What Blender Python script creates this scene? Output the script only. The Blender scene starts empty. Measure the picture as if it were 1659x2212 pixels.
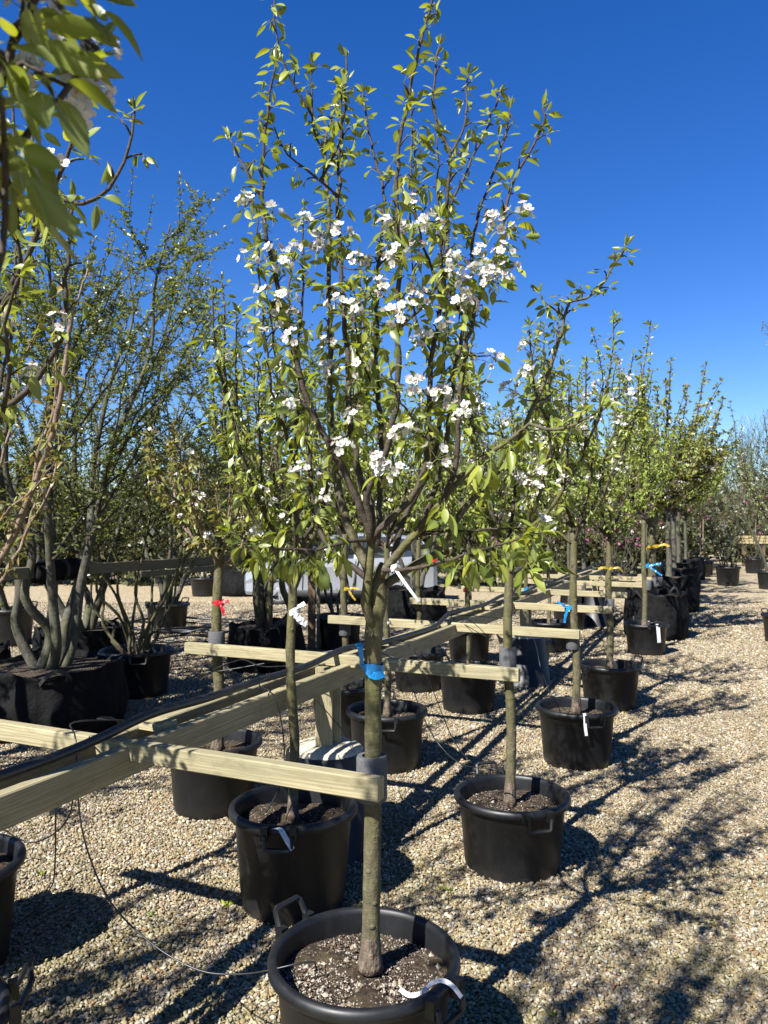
import bpy, bmesh, math, random
import numpy as np
from mathutils import Vector, Matrix

# ------------------------------------------------------------------ camera, sky, sun, exposure
scene = bpy.context.scene
F_PX, IMG_W, IMG_H = 1650.0, 1659.0, 2212.0          # focal length in units of a 1659 x 2212 picture
CAM = Vector((0, 0, 1.7)); PITCH = math.radians(1.04)
cd = bpy.data.cameras.new('camera'); cam = bpy.data.objects.new('camera', cd)
scene.collection.objects.link(cam); scene.camera = cam
cam.location = CAM; cam.rotation_euler = (math.pi / 2 + PITCH, 0, 0)
cd.sensor_fit = 'VERTICAL'; cd.sensor_height = 32.0; cd.lens = F_PX / IMG_H * 32.0
cd.clip_start = 0.05; cd.clip_end = 2000
cd.dof.use_dof = True; cd.dof.focus_distance = 3.0; cd.dof.aperture_fstop = 6.3

SUN_TO = Vector((-0.63, -0.77, 1.0)).normalized()
world = bpy.data.worlds.new('World'); scene.world = world; world.use_nodes = True
wn = world.node_tree
sky = wn.nodes.new('ShaderNodeTexSky'); sky.sky_type = 'NISHITA'; sky.sun_disc = False
sky.sun_elevation = math.asin(SUN_TO.z); sky.sun_rotation = math.atan2(SUN_TO.x, SUN_TO.y)
sky.altitude = 0; sky.air_density = 1.0; sky.dust_density = 0.0; sky.ozone_density = 5.0
bg = wn.nodes['Background']; bg.inputs['Strength'].default_value = 0.0557
grade = wn.nodes.new('ShaderNodeHueSaturation')                 # deep, saturated spring sky, the same in every direction
grade.inputs['Hue'].default_value = 0.516; grade.inputs['Saturation'].default_value = 1.3; grade.inputs['Value'].default_value = 1.0
wn.links.new(sky.outputs[0], grade.inputs['Color']); wn.links.new(grade.outputs[0], bg.inputs[0])
sd = bpy.data.lights.new('sun', 'SUN'); sun = bpy.data.objects.new('sun', sd)
scene.collection.objects.link(sun); sun.rotation_euler = SUN_TO.to_track_quat('Z', 'Y').to_euler()
sd.energy = 5.0; sd.angle = math.radians(0.53); sd.color = (1.0, 0.972, 0.93)
vs = scene.view_settings
vs.view_transform = 'Standard'; vs.look = 'None'; vs.exposure = 1.6; vs.gamma = 1.0; vs.use_curve_mapping = False
scene.render.engine = 'CYCLES'
scene.cycles.max_bounces = 6; scene.cycles.transparent_max_bounces = 6
scene.cycles.diffuse_bounces = 3

# ------------------------------------------------------------------ helpers
COL = scene.collection
rng = np.random.default_rng(7)

def W(px, py, Y):
    """world point seen at picture position (px, py) whose world y is Y"""
    dx = (px - IMG_W / 2) / F_PX; dz = -(py - IMG_H / 2) / F_PX
    c, s = math.cos(PITCH), math.sin(PITCH)
    vy = c - s * dz; vz = s + c * dz
    k = Y / vy
    return Vector((dx * k, Y, CAM.z + vz * k))

def project(p):
    c, s = math.cos(PITCH), math.sin(PITCH)
    z = p[2] - CAM.z
    d = c * p[1] + s * z
    return (IMG_W / 2 + F_PX * p[0] / d, IMG_H / 2 - F_PX * (c * z - s * p[1]) / d, d)

def tag(o, label=None, cat=None, group=None, kind=None):
    if label: o['label'] = label
    if cat: o['category'] = cat
    if group: o['group'] = group
    if kind: o['kind'] = kind
    return o

def empty(name, loc, label, cat, group=None, rz=0.0):
    o = bpy.data.objects.new(name, None); COL.objects.link(o)
    o.location = loc; o.rotation_euler = (0, 0, rz); o.empty_display_size = 0.05
    return tag(o, label, cat, group)

class MB:
    def __init__(self): self.v = []; self.f = []; self.m = []; self.var = None
    def add(self, vs, fs, mi=0):
        b = len(self.v); self.v.extend([tuple(x) for x in vs])
        for f in fs: self.f.append(tuple(b + i for i in f)); self.m.append(mi)
    def box(self, c, s, rz=0.0, ch=0.0, mi=0):
        hx, hy, hz = s[0] / 2, s[1] / 2, s[2] / 2
        cr, sr = math.cos(rz), math.sin(rz)
        vs = []
        for x in (-1, 1):
            for y in (-1, 1):
                for z in (-1, 1):
                    lx, ly = x * hx, y * hy
                    vs.append((c[0] + lx * cr - ly * sr, c[1] + lx * sr + ly * cr, c[2] + z * hz))
        self.add(vs, [(0, 1, 3, 2), (4, 6, 7, 5), (0, 4, 5, 1), (2, 3, 7, 6), (0, 2, 6, 4), (1, 5, 7, 3)], mi)
    def tube(self, pts, rad, n=8, cap=True, mi=0, lump=0.0, r=None):
        P = [Vector(p) for p in pts]
        if not isinstance(rad, (list, tuple, np.ndarray)): rad = [rad] * len(P)
        T = []
        for i in range(len(P)):
            a = P[max(i - 1, 0)]; b = P[min(i + 1, len(P) - 1)]
            t = (b - a); T.append(t.normalized() if t.length > 1e-9 else Vector((0, 0, 1)))
        ref = Vector((1, 0, 0)) if abs(T[0].x) < 0.8 else Vector((0, 1, 0))
        u = (ref - T[0] * ref.dot(T[0])).normalized()
        vs = []; fs = []
        for i, p in enumerate(P):
            u = (u - T[i] * u.dot(T[i]))
            u = u.normalized() if u.length > 1e-6 else T[i].orthogonal().normalized()
            w = T[i].cross(u)
            for k in range(n):
                a = 2 * math.pi * k / n
                rr = rad[i] * (1 + (lump * r.uniform(-1, 1) if r is not None else 0))
                vs.append(p + (u * math.cos(a) + w * math.sin(a)) * rr)
        for i in range(len(P) - 1):
            for k in range(n):
                k2 = (k + 1) % n
                fs.append((i * n + k, i * n + k2, (i + 1) * n + k2, (i + 1) * n + k))
        if cap:
            fs.append(tuple(range(n))[::-1]); fs.append(tuple((len(P) - 1) * n + k for k in range(n)))
        self.add(vs, fs, mi)
    def lathe(self, prof, n=48, c=(0, 0, 0), wob=None, mi=0, close_bottom=True):
        vs = []; fs = []
        for j, (r, z) in enumerate(prof):
            for k in range(n):
                a = 2 * math.pi * k / n
                rr, zz = (r, z) if wob is None else wob(r, z, a)
                vs.append((c[0] + rr * math.cos(a), c[1] + rr * math.sin(a), c[2] + zz))
        for j in range(len(prof) - 1):
            for k in range(n):
                k2 = (k + 1) % n
                fs.append((j * n + k, j * n + k2, (j + 1) * n + k2, (j + 1) * n + k))
        if close_bottom: fs.append(tuple(range(n))[::-1])
        self.add(vs, fs, mi)
    def strip(self, pts, wdirs, width, th=0.0012, mi=0):
        """a thin tape: rectangle swept along pts, wdirs gives its width direction"""
        P = [Vector(p) for p in pts]; vs = []; fs = []
        if isinstance(wdirs, Vector): wdirs = [wdirs] * len(P)
        for i, p in enumerate(P):
            t = (P[min(i + 1, len(P) - 1)] - P[max(i - 1, 0)]).normalized()
            w = (wdirs[i] - t * wdirs[i].dot(t)).normalized(); nn = t.cross(w)
            wd = width[i] if isinstance(width, (list, tuple)) else width
            for a, b in ((-1, -1), (1, -1), (1, 1), (-1, 1)):
                vs.append(p + w * (a * wd / 2) + nn * (b * th / 2))
        for i in range(len(P) - 1):
            for k in range(4):
                k2 = (k + 1) % 4
                fs.append((i * 4 + k, i * 4 + k2, (i + 1) * 4 + k2, (i + 1) * 4 + k))
        fs.append((3, 2, 1, 0)); b = (len(P) - 1) * 4; fs.append((b, b + 1, b + 2, b + 3))
        self.add(vs, fs, mi)
    def mesh(self, name, mats, org=None, smooth=True, angle=None):
        me = bpy.data.meshes.new(name)
        v = self.v
        if org is not None:
            v = [(a[0] - org[0], a[1] - org[1], a[2] - org[2]) for a in v]
        me.from_pydata(v, [], self.f)
        for m in (mats if isinstance(mats, (list, tuple)) else [mats]): me.materials.append(m)
        if any(self.m): me.polygons.foreach_set('material_index', self.m)
        if smooth: me.polygons.foreach_set('use_smooth', [True] * len(self.f))
        me.update()
        if smooth and angle is not None:
            me.set_sharp_from_angle(angle=math.radians(angle))
        return me
    def build(self, name, mats, parent=None, org=None, smooth=True, angle=None):
        return link(name, self.mesh(name, mats, org, smooth, angle), parent)

def link(name, me, parent=None, mat=None):
    o = bpy.data.objects.new(name, me); COL.objects.link(o)
    if parent is not None: o.parent = parent
    if mat is not None: o.matrix_local = mat
    return o

def catmull(pts, step):
    P = [Vector(p) for p in pts]
    out = []
    for i in range(len(P) - 1):
        p0 = P[max(i - 1, 0)]; p1 = P[i]; p2 = P[i + 1]; p3 = P[min(i + 2, len(P) - 1)]
        n = max(1, int(round((p2 - p1).length / step)))
        for k in range(n):
            t = k / n
            out.append(0.5 * ((2 * p1) + (p2 - p0) * t + (2 * p0 - 5 * p1 + 4 * p2 - p3) * t * t + (3 * p1 - p0 - 3 * p2 + p3) * t ** 3))
    out.append(P[-1]); return out

# ------------------------------------------------------------------ materials
def nmat(name):
    m = bpy.data.materials.new(name); m.use_nodes = True
    nt = m.node_tree; b = nt.nodes['Principled BSDF']
    return m, nt, b
def N(nt, t, **kw):
    n = nt.nodes.new(t)
    for k, v in kw.items():
        if k in n.inputs: n.inputs[k].default_value = v
        else: setattr(n, k, v)
    return n
def L(nt, a, b): nt.links.new(a, b)
def ramp(nt, fac, stops, interp='LINEAR'):
    r = nt.nodes.new('ShaderNodeValToRGB'); r.color_ramp.interpolation = interp
    el = r.color_ramp.elements
    while len(el) > 1: el.remove(el[-1])
    for i, (p, c) in enumerate(stops):
        e = el[0] if i == 0 else el.new(p)
        e.position = p; e.color = (*c, 1)
    L(nt, fac, r.inputs[0]); return r.outputs[0]
def mixc(nt, fac, a, b, mode='MIX'):
    n = nt.nodes.new('ShaderNodeMix'); n.data_type = 'RGBA'; n.blend_type = mode
    for s, x in ((0, fac), (6, a), (7, b)):
        if hasattr(x, 'is_output'): L(nt, x, n.inputs[s])
        elif s == 0: n.inputs[0].default_value = x
        else: n.inputs[s].default_value = (*x, 1)
    return n.outputs[2]
def math_(nt, op, a, b=None, clamp=False):
    n = nt.nodes.new('ShaderNodeMath'); n.operation = op; n.use_clamp = clamp
    for i, x in enumerate((a, b)):
        if x is None: continue
        if hasattr(x, 'is_output'): L(nt, x, n.inputs[i])
        else: n.inputs[i].default_value = x
    return n.outputs[0]
def coords(nt, kind='Object', scale=(1, 1, 1), rnd=0.0):
    tc = nt.nodes.new('ShaderNodeTexCoord'); mp = nt.nodes.new('ShaderNodeMapping')
    mp.inputs['Scale'].default_value = scale
    L(nt, tc.outputs[kind], mp.inputs[0])
    if rnd:
        oi = nt.nodes.new('ShaderNodeObjectInfo'); vm = N(nt, 'ShaderNodeVectorMath', operation='SCALE')
        cx = nt.nodes.new('ShaderNodeCombineXYZ')
        for i, k in enumerate((1.0, 0.61, 0.37)):
            L(nt, math_(nt, 'MULTIPLY', oi.outputs['Random'], k), cx.inputs[i])
        L(nt, cx.outputs[0], vm.inputs[0]); vm.inputs['Scale'].default_value = rnd
        L(nt, vm.outputs[0], mp.inputs['Location'])
    return mp.outputs[0]
def noise(nt, vec, scale, detail=3.0, rough=0.55):
    n = N(nt, 'ShaderNodeTexNoise', Scale=scale, Detail=detail, Roughness=rough); L(nt, vec, n.inputs['Vector']); return n.outputs['Fac']
def bump(nt, h, strength, dist, b):
    n = N(nt, 'ShaderNodeBump', Strength=strength, Distance=dist); L(nt, h, n.inputs['Height']); L(nt, n.outputs[0], b.inputs['Normal'])
def var_value(nt):
    at = N(nt, 'ShaderNodeAttribute', attribute_name='var'); oi = nt.nodes.new('ShaderNodeObjectInfo')
    return math_(nt, 'FRACT', math_(nt, 'ADD', at.outputs['Fac'], oi.outputs['Random']))

def leaf_mat(name, stops, trans=0.42, under=(0.17, 0.19, 0.09), rough=0.36, tcol=(1.45, 1.35, 0.35), spec=0.5):
    m, nt, b = nmat(name)
    v = var_value(nt)
    col = ramp(nt, v, stops)
    at = N(nt, 'ShaderNodeAttribute', attribute_name='rib')
    col = mixc(nt, math_(nt, 'MULTIPLY', at.outputs['Fac'], 0.45), col, (0.30, 0.33, 0.13))
    ge = nt.nodes.new('ShaderNodeNewGeometry')
    colb = mixc(nt, math_(nt, 'MULTIPLY', ge.outputs['Backfacing'], 0.3), col, under)
    L(nt, colb, b.inputs['Base Color']); b.inputs['Roughness'].default_value = rough
    b.inputs['Specular IOR Level'].default_value = spec
    tr = nt.nodes.new('ShaderNodeBsdfTranslucent')
    tc = mixc(nt, 1.0, col, tcol, 'MULTIPLY'); L(nt, tc, tr.inputs[0])
    ms = nt.nodes.new('ShaderNodeMixShader'); ms.inputs[0].default_value = trans
    L(nt, b.outputs[0], ms.inputs[1]); L(nt, tr.outputs[0], ms.inputs[2])
    L(nt, ms.outputs[0], nt.nodes['Material Output'].inputs['Surface'])
    return m
PEAR = [(0.0, (0.06, 0.095, 0.008)), (0.3, (0.12, 0.165, 0.012)), (0.7, (0.20, 0.24, 0.018)), (1.0, (0.27, 0.285, 0.035))]
M_LEAF = leaf_mat('pear_leaf', PEAR)
M_LEAF2 = leaf_mat('dull_pear_leaf', [(0, (0.06, 0.085, 0.018)), (0.5, (0.115, 0.15, 0.03)), (1, (0.18, 0.21, 0.06))])
M_LEAFG = leaf_mat('bright_green_leaf', [(0, (0.09, 0.145, 0.012)), (0.5, (0.17, 0.245, 0.016)), (1, (0.27, 0.32, 0.03))], rough=0.45)
M_LEAFB = leaf_mat('bronze_leaf', [(0, (0.08, 0.115, 0.012)), (0.6, (0.17, 0.18, 0.02)), (0.85, (0.15, 0.08, 0.02)), (1, (0.20, 0.15, 0.04))], tcol=(1.3, 1.0, 0.5))
M_LEAFS = leaf_mat('small_dark_leaf', [(0, (0.032, 0.055, 0.012)), (0.5, (0.078, 0.112, 0.02)), (1, (0.15, 0.17, 0.035))], trans=0.35)
M_LEAFC = leaf_mat('crab_apple_leaf', [(0, (0.075, 0.095, 0.014)), (0.5, (0.15, 0.16, 0.026)), (1, (0.21, 0.185, 0.05))])
M_WOODF = leaf_mat('woodland_leaf', [(0, (0.02, 0.028, 0.012)), (0.5, (0.05, 0.06, 0.022)), (0.8, (0.085, 0.085, 0.035)), (1, (0.12, 0.085, 0.055))], trans=0.3)

def bark_mat(name, dark, mid, moss, moss_amt=0.5, sc=1.0, foot=0.0):
    m, nt, b = nmat(name)
    c = coords(nt, 'Object', (sc, sc, sc * 0.45)); c2 = coords(nt, 'Object', (sc, sc, sc * 2.2))
    n1 = noise(nt, c, 38, 5, 0.65); n2 = noise(nt, c, 9, 4, 0.6); n3 = noise(nt, c2, 26, 3, 0.6)
    col = ramp(nt, n1, [(0.28, dark), (0.62, mid), (0.78, tuple(min(1, x * 1.35) for x in mid))])
    mf = ramp(nt, n2, [(0.62 - 0.3 * moss_amt, (0, 0, 0)), (0.80 - 0.2 * moss_amt, (1, 1, 1))])
    col = mixc(nt, math_(nt, 'MULTIPLY', mf, 0.8), col, moss)
    lf = ramp(nt, n3, [(0.62, (0, 0, 0)), (0.70, (1, 1, 1))])
    col = mixc(nt, math_(nt, 'MULTIPLY', lf, 0.35), col, tuple(x * 1.6 for x in mid))
    tc = nt.nodes.new('ShaderNodeTexCoord'); sx = nt.nodes.new('ShaderNodeSeparateXYZ'); L(nt, tc.outputs['Object'], sx.inputs[0])
    n5 = noise(nt, coords(nt, 'Object', (1, 1, 0.35)), 55, 4, 0.7)
    ft = math_(nt, 'MULTIPLY', math_(nt, 'LESS_THAN', math_(nt, 'ADD', sx.outputs['Z'], math_(nt, 'MULTIPLY', n2, 0.16)), 0.20), foot)
    col = mixc(nt, ft, col, ramp(nt, n5, [(0.35, (0.035, 0.026, 0.018)), (0.65, (0.15, 0.115, 0.08))]))
    L(nt, col, b.inputs['Base Color']); b.inputs['Roughness'].default_value = 0.8
    b.inputs['Specular IOR Level'].default_value = 0.3
    h = math_(nt, 'ADD', n1, math_(nt, 'MULTIPLY', n3, 0.9)); h = math_(nt, 'ADD', h, math_(nt, 'MULTIPLY', math_(nt, 'MULTIPLY', n5, ft), 2.5))
    bump(nt, h, 0.9, 0.006, b)
    return m
M_BARK = bark_mat('pear_bark', (0.024, 0.021, 0.012), (0.092, 0.080, 0.044), (0.072, 0.072, 0.014), 0.55, foot=1.0)
M_TWIG = bark_mat('young_branch_bark', (0.017, 0.0125, 0.009), (0.05, 0.037, 0.026), (0.06, 0.056, 0.022), 0.2)
M_GREYBARK = bark_mat('grey_bark', (0.020, 0.0185, 0.0145), (0.075, 0.070, 0.053), (0.065, 0.068, 0.024), 0.5, 0.6)
M_REDTWIG = bark_mat('tan_bark', (0.06, 0.04, 0.026), (0.17, 0.125, 0.088), (0.09, 0.075, 0.035), 0.15)
M_DARKTWIG = bark_mat('dark_twig_bark', (0.016, 0.014, 0.010), (0.045, 0.038, 0.026), (0.06, 0.055, 0.02), 0.25)

def petal_mat():
    m, nt, b = nmat('white_petal')
    b.inputs['Base Color'].default_value = (0.56, 0.555, 0.52, 1); b.inputs['Roughness'].default_value = 0.6
    tr = nt.nodes.new('ShaderNodeBsdfTranslucent'); tr.inputs[0].default_value = (0.5, 0.5, 0.44, 1)
    ms = nt.nodes.new('ShaderNodeMixShader'); ms.inputs[0].default_value = 0.35
    L(nt, b.outputs[0], ms.inputs[1]); L(nt, tr.outputs[0], ms.inputs[2])
    L(nt, ms.outputs[0], nt.nodes['Material Output'].inputs['Surface']); return m
M_PETAL = petal_mat()
def plain(name, col, rough=0.6, spec=0.5, metal=0.0, var=0.0, nscale=8.0, bstr=0.0, bdist=0.002):
    m, nt, b = nmat(name)
    c = coords(nt, 'Object', rnd=5.0); n = noise(nt, c, nscale, 5, 0.6)
    lo = tuple(max(0, x * (1 - var)) for x in col); hi = tuple(min(1, x * (1 + var)) for x in col)
    L(nt, ramp(nt, n, [(0.3, lo), (0.7, hi)]), b.inputs['Base Color'])
    b.inputs['Roughness'].default_value = rough; b.inputs['Specular IOR Level'].default_value = spec
    b.inputs['Metallic'].default_value = metal
    if bstr: bump(nt, n, bstr, bdist, b)
    return m
M_STAMEN = plain('rose_anther', (0.30, 0.10, 0.09), 0.7)
M_STALK = plain('green_stalk', (0.17, 0.20, 0.06), 0.6, var=0.2)
M_PINK = plain('magnolia_petal', (0.26, 0.05, 0.16), 0.6, var=0.3)

def pot_mat():
    m, nt, b = nmat('black_pot_plastic')
    c = coords(nt, 'Object', rnd=6.0)
    n = noise(nt, c, 7, 5, 0.65); sp = noise(nt, c, 160, 2, 0.5); st = noise(nt, coords(nt, 'Object', (9, 9, 0.8), rnd=4.0), 3, 4, 0.6)
    col = ramp(nt, n, [(0.35, (0.0034, 0.0037, 0.0042)), (0.75, (0.0075, 0.008, 0.009))])
    dust = math_(nt, 'MULTIPLY', ramp(nt, st, [(0.5, (0, 0, 0)), (0.85, (1, 1, 1))]), 0.25)
    col = mixc(nt, dust, col, (0.026, 0.0255, 0.0245))
    tcz = nt.nodes.new('ShaderNodeTexCoord'); sz = nt.nodes.new('ShaderNodeSeparateXYZ'); L(nt, tcz.outputs['Object'], sz.inputs[0])
    spl = ramp(nt, math_(nt, 'ADD', math_(nt, 'MULTIPLY', sz.outputs['Z'], 2.6), math_(nt, 'MULTIPLY', n, 0.9)), [(0.42, (1, 1, 1)), (0.72, (0, 0, 0))])
    col = mixc(nt, math_(nt, 'MULTIPLY', spl, 0.4), col, (0.030, 0.027, 0.022))
    scf = noise(nt, coords(nt, 'Object', (2, 2, 30), rnd=8.0), 5, 4, 0.7)
    col = mixc(nt, math_(nt, 'MULTIPLY', ramp(nt, scf, [(0.63, (0, 0, 0)), (0.72, (1, 1, 1))]), 0.3), col, (0.06, 0.058, 0.052))
    spk = ramp(nt, sp, [(0.74, (0, 0, 0)), (0.79, (1, 1, 1))])
    col = mixc(nt, math_(nt, 'MULTIPLY', spk, 0.4), col, (0.13, 0.12, 0.10))
    L(nt, col, b.inputs['Base Color'])
    L(nt, ramp(nt, n, [(0.3, (0.40,) * 3), (0.8, (0.58,) * 3)]), b.inputs['Roughness'])
    b.inputs['Specular IOR Level'].default_value = 0.38
    bump(nt, sp, 0.06, 0.001, b)
    return m
M_POT = pot_mat()
M_BAG = plain('black_woven_bag', (0.005, 0.0051, 0.0053), 0.8, 0.12, var=0.45, nscale=11, bstr=1.0, bdist=0.02)
M_HOSE = plain('black_hose', (0.010, 0.0102, 0.0105), 0.42, 0.5, var=0.4, nscale=20)
M_FOAM = plain('grey_foam', (0.075, 0.0755, 0.077), 0.95, 0.1, var=0.25, nscale=120, bstr=0.5, bdist=0.002)
M_BLUE = plain('blue_tape', (0.005, 0.155, 0.38), 0.35, 0.5, var=0.15)
M_WHITE = plain('white_tape', (0.40, 0.405, 0.41), 0.45, 0.5, var=0.06)
M_RED = plain('red_tape', (0.31, 0.007, 0.013), 0.4, 0.5, var=0.12)
M_YELLOW = plain('yellow_tape', (0.28, 0.195, 0.012), 0.4, 0.5, var=0.12)
M_STRAP = plain('black_strap', (0.012, 0.012, 0.013), 0.6, 0.4, var=0.3)
M_LGREY = plain('pale_clip', (0.55, 0.56, 0.58), 0.5, var=0.1)

def timber_mat(name, light, dark, green, weather=0.35):
    m, nt, b = nmat(name)
    c = coords(nt, 'Object', (0.045, 1, 1), rnd=3.0)
    nz = N(nt, 'ShaderNodeTexNoise', Scale=6.0, Detail=2.0); L(nt, c, nz.inputs['Vector'])
    vm = N(nt, 'ShaderNodeVectorMath', operation='ADD'); sc = N(nt, 'ShaderNodeVectorMath', operation='SCALE')
    L(nt, nz.outputs['Color'], sc.inputs[0]); sc.inputs['Scale'].default_value = 0.05
    L(nt, c, vm.inputs[0]); L(nt, sc.outputs[0], vm.inputs[1])
    wv = N(nt, 'ShaderNodeTexWave', Scale=42.0, Distortion=9.0, Detail=3.0); wv.wave_type = 'RINGS'; wv.rings_direction = 'X'
    wv.inputs['Detail Scale'].default_value = 1.6
    L(nt, vm.outputs[0], wv.inputs['Vector'])
    fine = noise(nt, coords(nt, 'Object', (3, 140, 140), rnd=3.0), 3, 3, 0.6)
    col = ramp(nt, wv.outputs['Fac'], [(0.0, light), (0.5, tuple(0.8 * a + 0.2 * d for a, d in zip(light, dark))), (1.0, tuple(0.52 * a + 0.48 * d for a, d in zip(light, dark)))])
    g = noise(nt, coords(nt, 'Object', (0.5, 2, 2), rnd=7.0), 3.2, 4, 0.6)
    col = mixc(nt, math_(nt, 'MULTIPLY', ramp(nt, g, [(0.42, (0, 0, 0)), (0.7, (1, 1, 1))]), weather), col, green)
    col = mixc(nt, math_(nt, 'MULTIPLY', ramp(nt, fine, [(0.5, (0, 0, 0)), (0.75, (1, 1, 1))]), 0.45), col, dark)
    vo = N(nt, 'ShaderNodeTexVoronoi', Scale=1.0, Randomness=1.0); L(nt, coords(nt, 'Object', (2.1, 9, 9), rnd=9.0), vo.inputs['Vector'])
    kn = ramp(nt, vo.outputs['Distance'], [(0.07, (1, 1, 1)), (0.16, (0, 0, 0))])
    col = mixc(nt, math_(nt, 'MULTIPLY', kn, 0.7), col, (0.10, 0.065, 0.028))
    sn = noise(nt, coords(nt, 'Object', (2.5, 5, 5), rnd=11.0), 4, 5, 0.7)
    col = mixc(nt, math_(nt, 'MULTIPLY', ramp(nt, sn, [(0.55, (0, 0, 0)), (0.72, (1, 1, 1))]), 0.4), col, tuple(0.55 * x for x in dark))
    L(nt, col, b.inputs['Base Color']); b.inputs['Roughness'].default_value = 0.75; b.inputs['Specular IOR Level'].default_value = 0.25
    bump(nt, fine, 0.3, 0.001, b)
    return m
M_TIMBER = timber_mat('treated_softwood', (0.30, 0.262, 0.155), (0.10, 0.074, 0.036), (0.135, 0.130, 0.078), 0.6)
M_TIMBER2 = timber_mat('weathered_timber', (0.14, 0.125, 0.088), (0.07, 0.06, 0.04), (0.095, 0.095, 0.055), 0.6)
M_POST = timber_mat('brown_post_timber', (0.11, 0.075, 0.042), (0.06, 0.038, 0.02), (0.065, 0.058, 0.03), 0.3)
M_NEWTIMBER = timber_mat('fresh_timber', (0.32, 0.255, 0.135), (0.22, 0.165, 0.08), (0.26, 0.23, 0.12), 0.2)

STONE = [(0.0, (0.04, 0.028, 0.014)), (0.07, (0.228, 0.183, 0.096)), (0.2, (0.158, 0.107, 0.045)), (0.3, (0.324, 0.271, 0.164)), (0.4, (0.038, 0.029, 0.018)), (0.47, (0.244, 0.187, 0.088)), (0.56, (0.109, 0.099, 0.085)), (0.66, (0.46, 0.411, 0.304)), (0.74, (0.141, 0.11, 0.07)), (0.8, (0.185, 0.085, 0.029)), (0.86, (0.334, 0.314, 0.277)), (0.93, (0.023, 0.019, 0.015)), (1.0, (0.286, 0.225, 0.116))]
def moss_factor(nt):
    ge = nt.nodes.new('ShaderNodeNewGeometry')
    sx = nt.nodes.new('ShaderNodeSeparateXYZ'); L(nt, ge.outputs['Position'], sx.inputs[0])
    n = noise(nt, ge.outputs['Position'], 2.1, 4, 0.62)
    near = N(nt, 'ShaderNodeMapRange'); L(nt, sx.outputs['Y'], near.inputs['Value'])
    near.inputs['From Min'].default_value = 4.6; near.inputs['From Max'].default_value = 2.6
    near.inputs['To Min'].default_value = 0.06; near.inputs['To Max'].default_value = 0.6
    return math_(nt, 'MULTIPLY', ramp(nt, n, [(0.44, (0, 0, 0)), (0.62, (1, 1, 1))]), near.outputs[0]), ge
def pebble_mat():
    m, nt, b = nmat('gravel_pebble')
    oi = nt.nodes.new('ShaderNodeObjectInfo')
    col = ramp(nt, oi.outputs['Random'], STONE)
    c = coords(nt, 'Object'); n = noise(nt, c, 1.3, 4, 0.6)
    col = mixc(nt, 0.12, col, mixc(nt, n, (0.09, 0.07, 0.045), (0.33, 0.29, 0.21)))
    mf, ge = moss_factor(nt)
    dn = noise(nt, ge.outputs['Position'], 1.1, 5, 0.65)
    col = mixc(nt, math_(nt, 'MULTIPLY', ramp(nt, dn, [(0.48, (0, 0, 0)), (0.68, (1, 1, 1))]), 0.42), col, (0.075, 0.058, 0.036))
    col = mixc(nt, math_(nt, 'MULTIPLY', mf, 0.75), col, (0.09, 0.088, 0.025))
    L(nt, col, b.inputs['Base Color']); b.inputs['Roughness'].default_value = 0.62; b.inputs['Specular IOR Level'].default_value = 0.35
    return m
def ground_mat():
    m, nt, b = nmat('gravel_ground')
    ge = nt.nodes.new('ShaderNodeNewGeometry'); P = ge.outputs['Position']
    vo = N(nt, 'ShaderNodeTexVoronoi', Scale=52.0); L(nt, P, vo.inputs['Vector'])
    sep = nt.nodes.new('ShaderNodeSeparateColor'); L(nt, vo.outputs['Color'], sep.inputs[0])
    col = ramp(nt, sep.outputs[0], STONE)
    dk = ramp(nt, vo.outputs['Distance'], [(0.35, (0, 0, 0)), (0.75, (1, 1, 1))])
    col = mixc(nt, math_(nt, 'MULTIPLY', dk, 0.25), col, (0.10, 0.08, 0.055)); col = mixc(nt, 1.0, col, (1.35, 1.34, 1.32), 'MULTIPLY')
    big = noise(nt, P, 0.6, 4, 0.6)
    col = mixc(nt, math_(nt, 'MULTIPLY', ramp(nt, big, [(0.45, (0, 0, 0)), (0.75, (1, 1, 1))]), 0.3), col, (0.23, 0.195, 0.13))
    mf, _ = moss_factor(nt); col = mixc(nt, mf, col, (0.10, 0.11, 0.03))
    L(nt, col, b.inputs['Base Color']); b.inputs['Roughness'].default_value = 0.8; b.inputs['Specular IOR Level'].default_value = 0.2
    h = math_(nt, 'MULTIPLY', vo.outputs['Distance'], -1.0)
    bump(nt, h, 0.8, 0.012, b)
    return m
def soil_mat():
    m, nt, b = nmat('potting_soil')
    c = coords(nt, 'Object', rnd=4.0)
    n = noise(nt, c, 45, 6, 0.7); big = noise(nt, c, 9, 3, 0.6)
    col = ramp(nt, n, [(0.3, (0.014, 0.010, 0.007)), (0.55, (0.045, 0.032, 0.022)), (0.72, (0.11, 0.082, 0.055))])
    vo = N(nt, 'ShaderNodeTexVoronoi', Scale=150.0); L(nt, c, vo.inputs['Vector'])
    sep = nt.nodes.new('ShaderNodeSeparateColor'); L(nt, vo.outputs['Color'], sep.inputs[0])
    pf = math_(nt, 'MULTIPLY', math_(nt, 'GREATER_THAN', sep.outputs[0], 0.86), math_(nt, 'LESS_THAN', vo.outputs['Distance'], 0.42))
    col = mixc(nt, pf, col, (0.27, 0.24, 0.20))
    col = mixc(nt, math_(nt, 'MULTIPLY', ramp(nt, big, [(0.5, (0, 0, 0)), (0.7, (1, 1, 1))]), 0.35), col, (0.09, 0.075, 0.03))
    L(nt, col, b.inputs['Base Color']); b.inputs['Roughness'].default_value = 0.95; b.inputs['Specular IOR Level'].default_value = 0.15
    bump(nt, n, 1.0, 0.02, b)
    return m
M_PEBBLE, M_GROUND, M_SOIL = pebble_mat(), ground_mat(), soil_mat()
M_CONC = plain('pale_concrete', (0.37, 0.335, 0.25), 0.9, 0.2, var=0.28, nscale=60, bstr=0.7, bdist=0.006)
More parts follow.
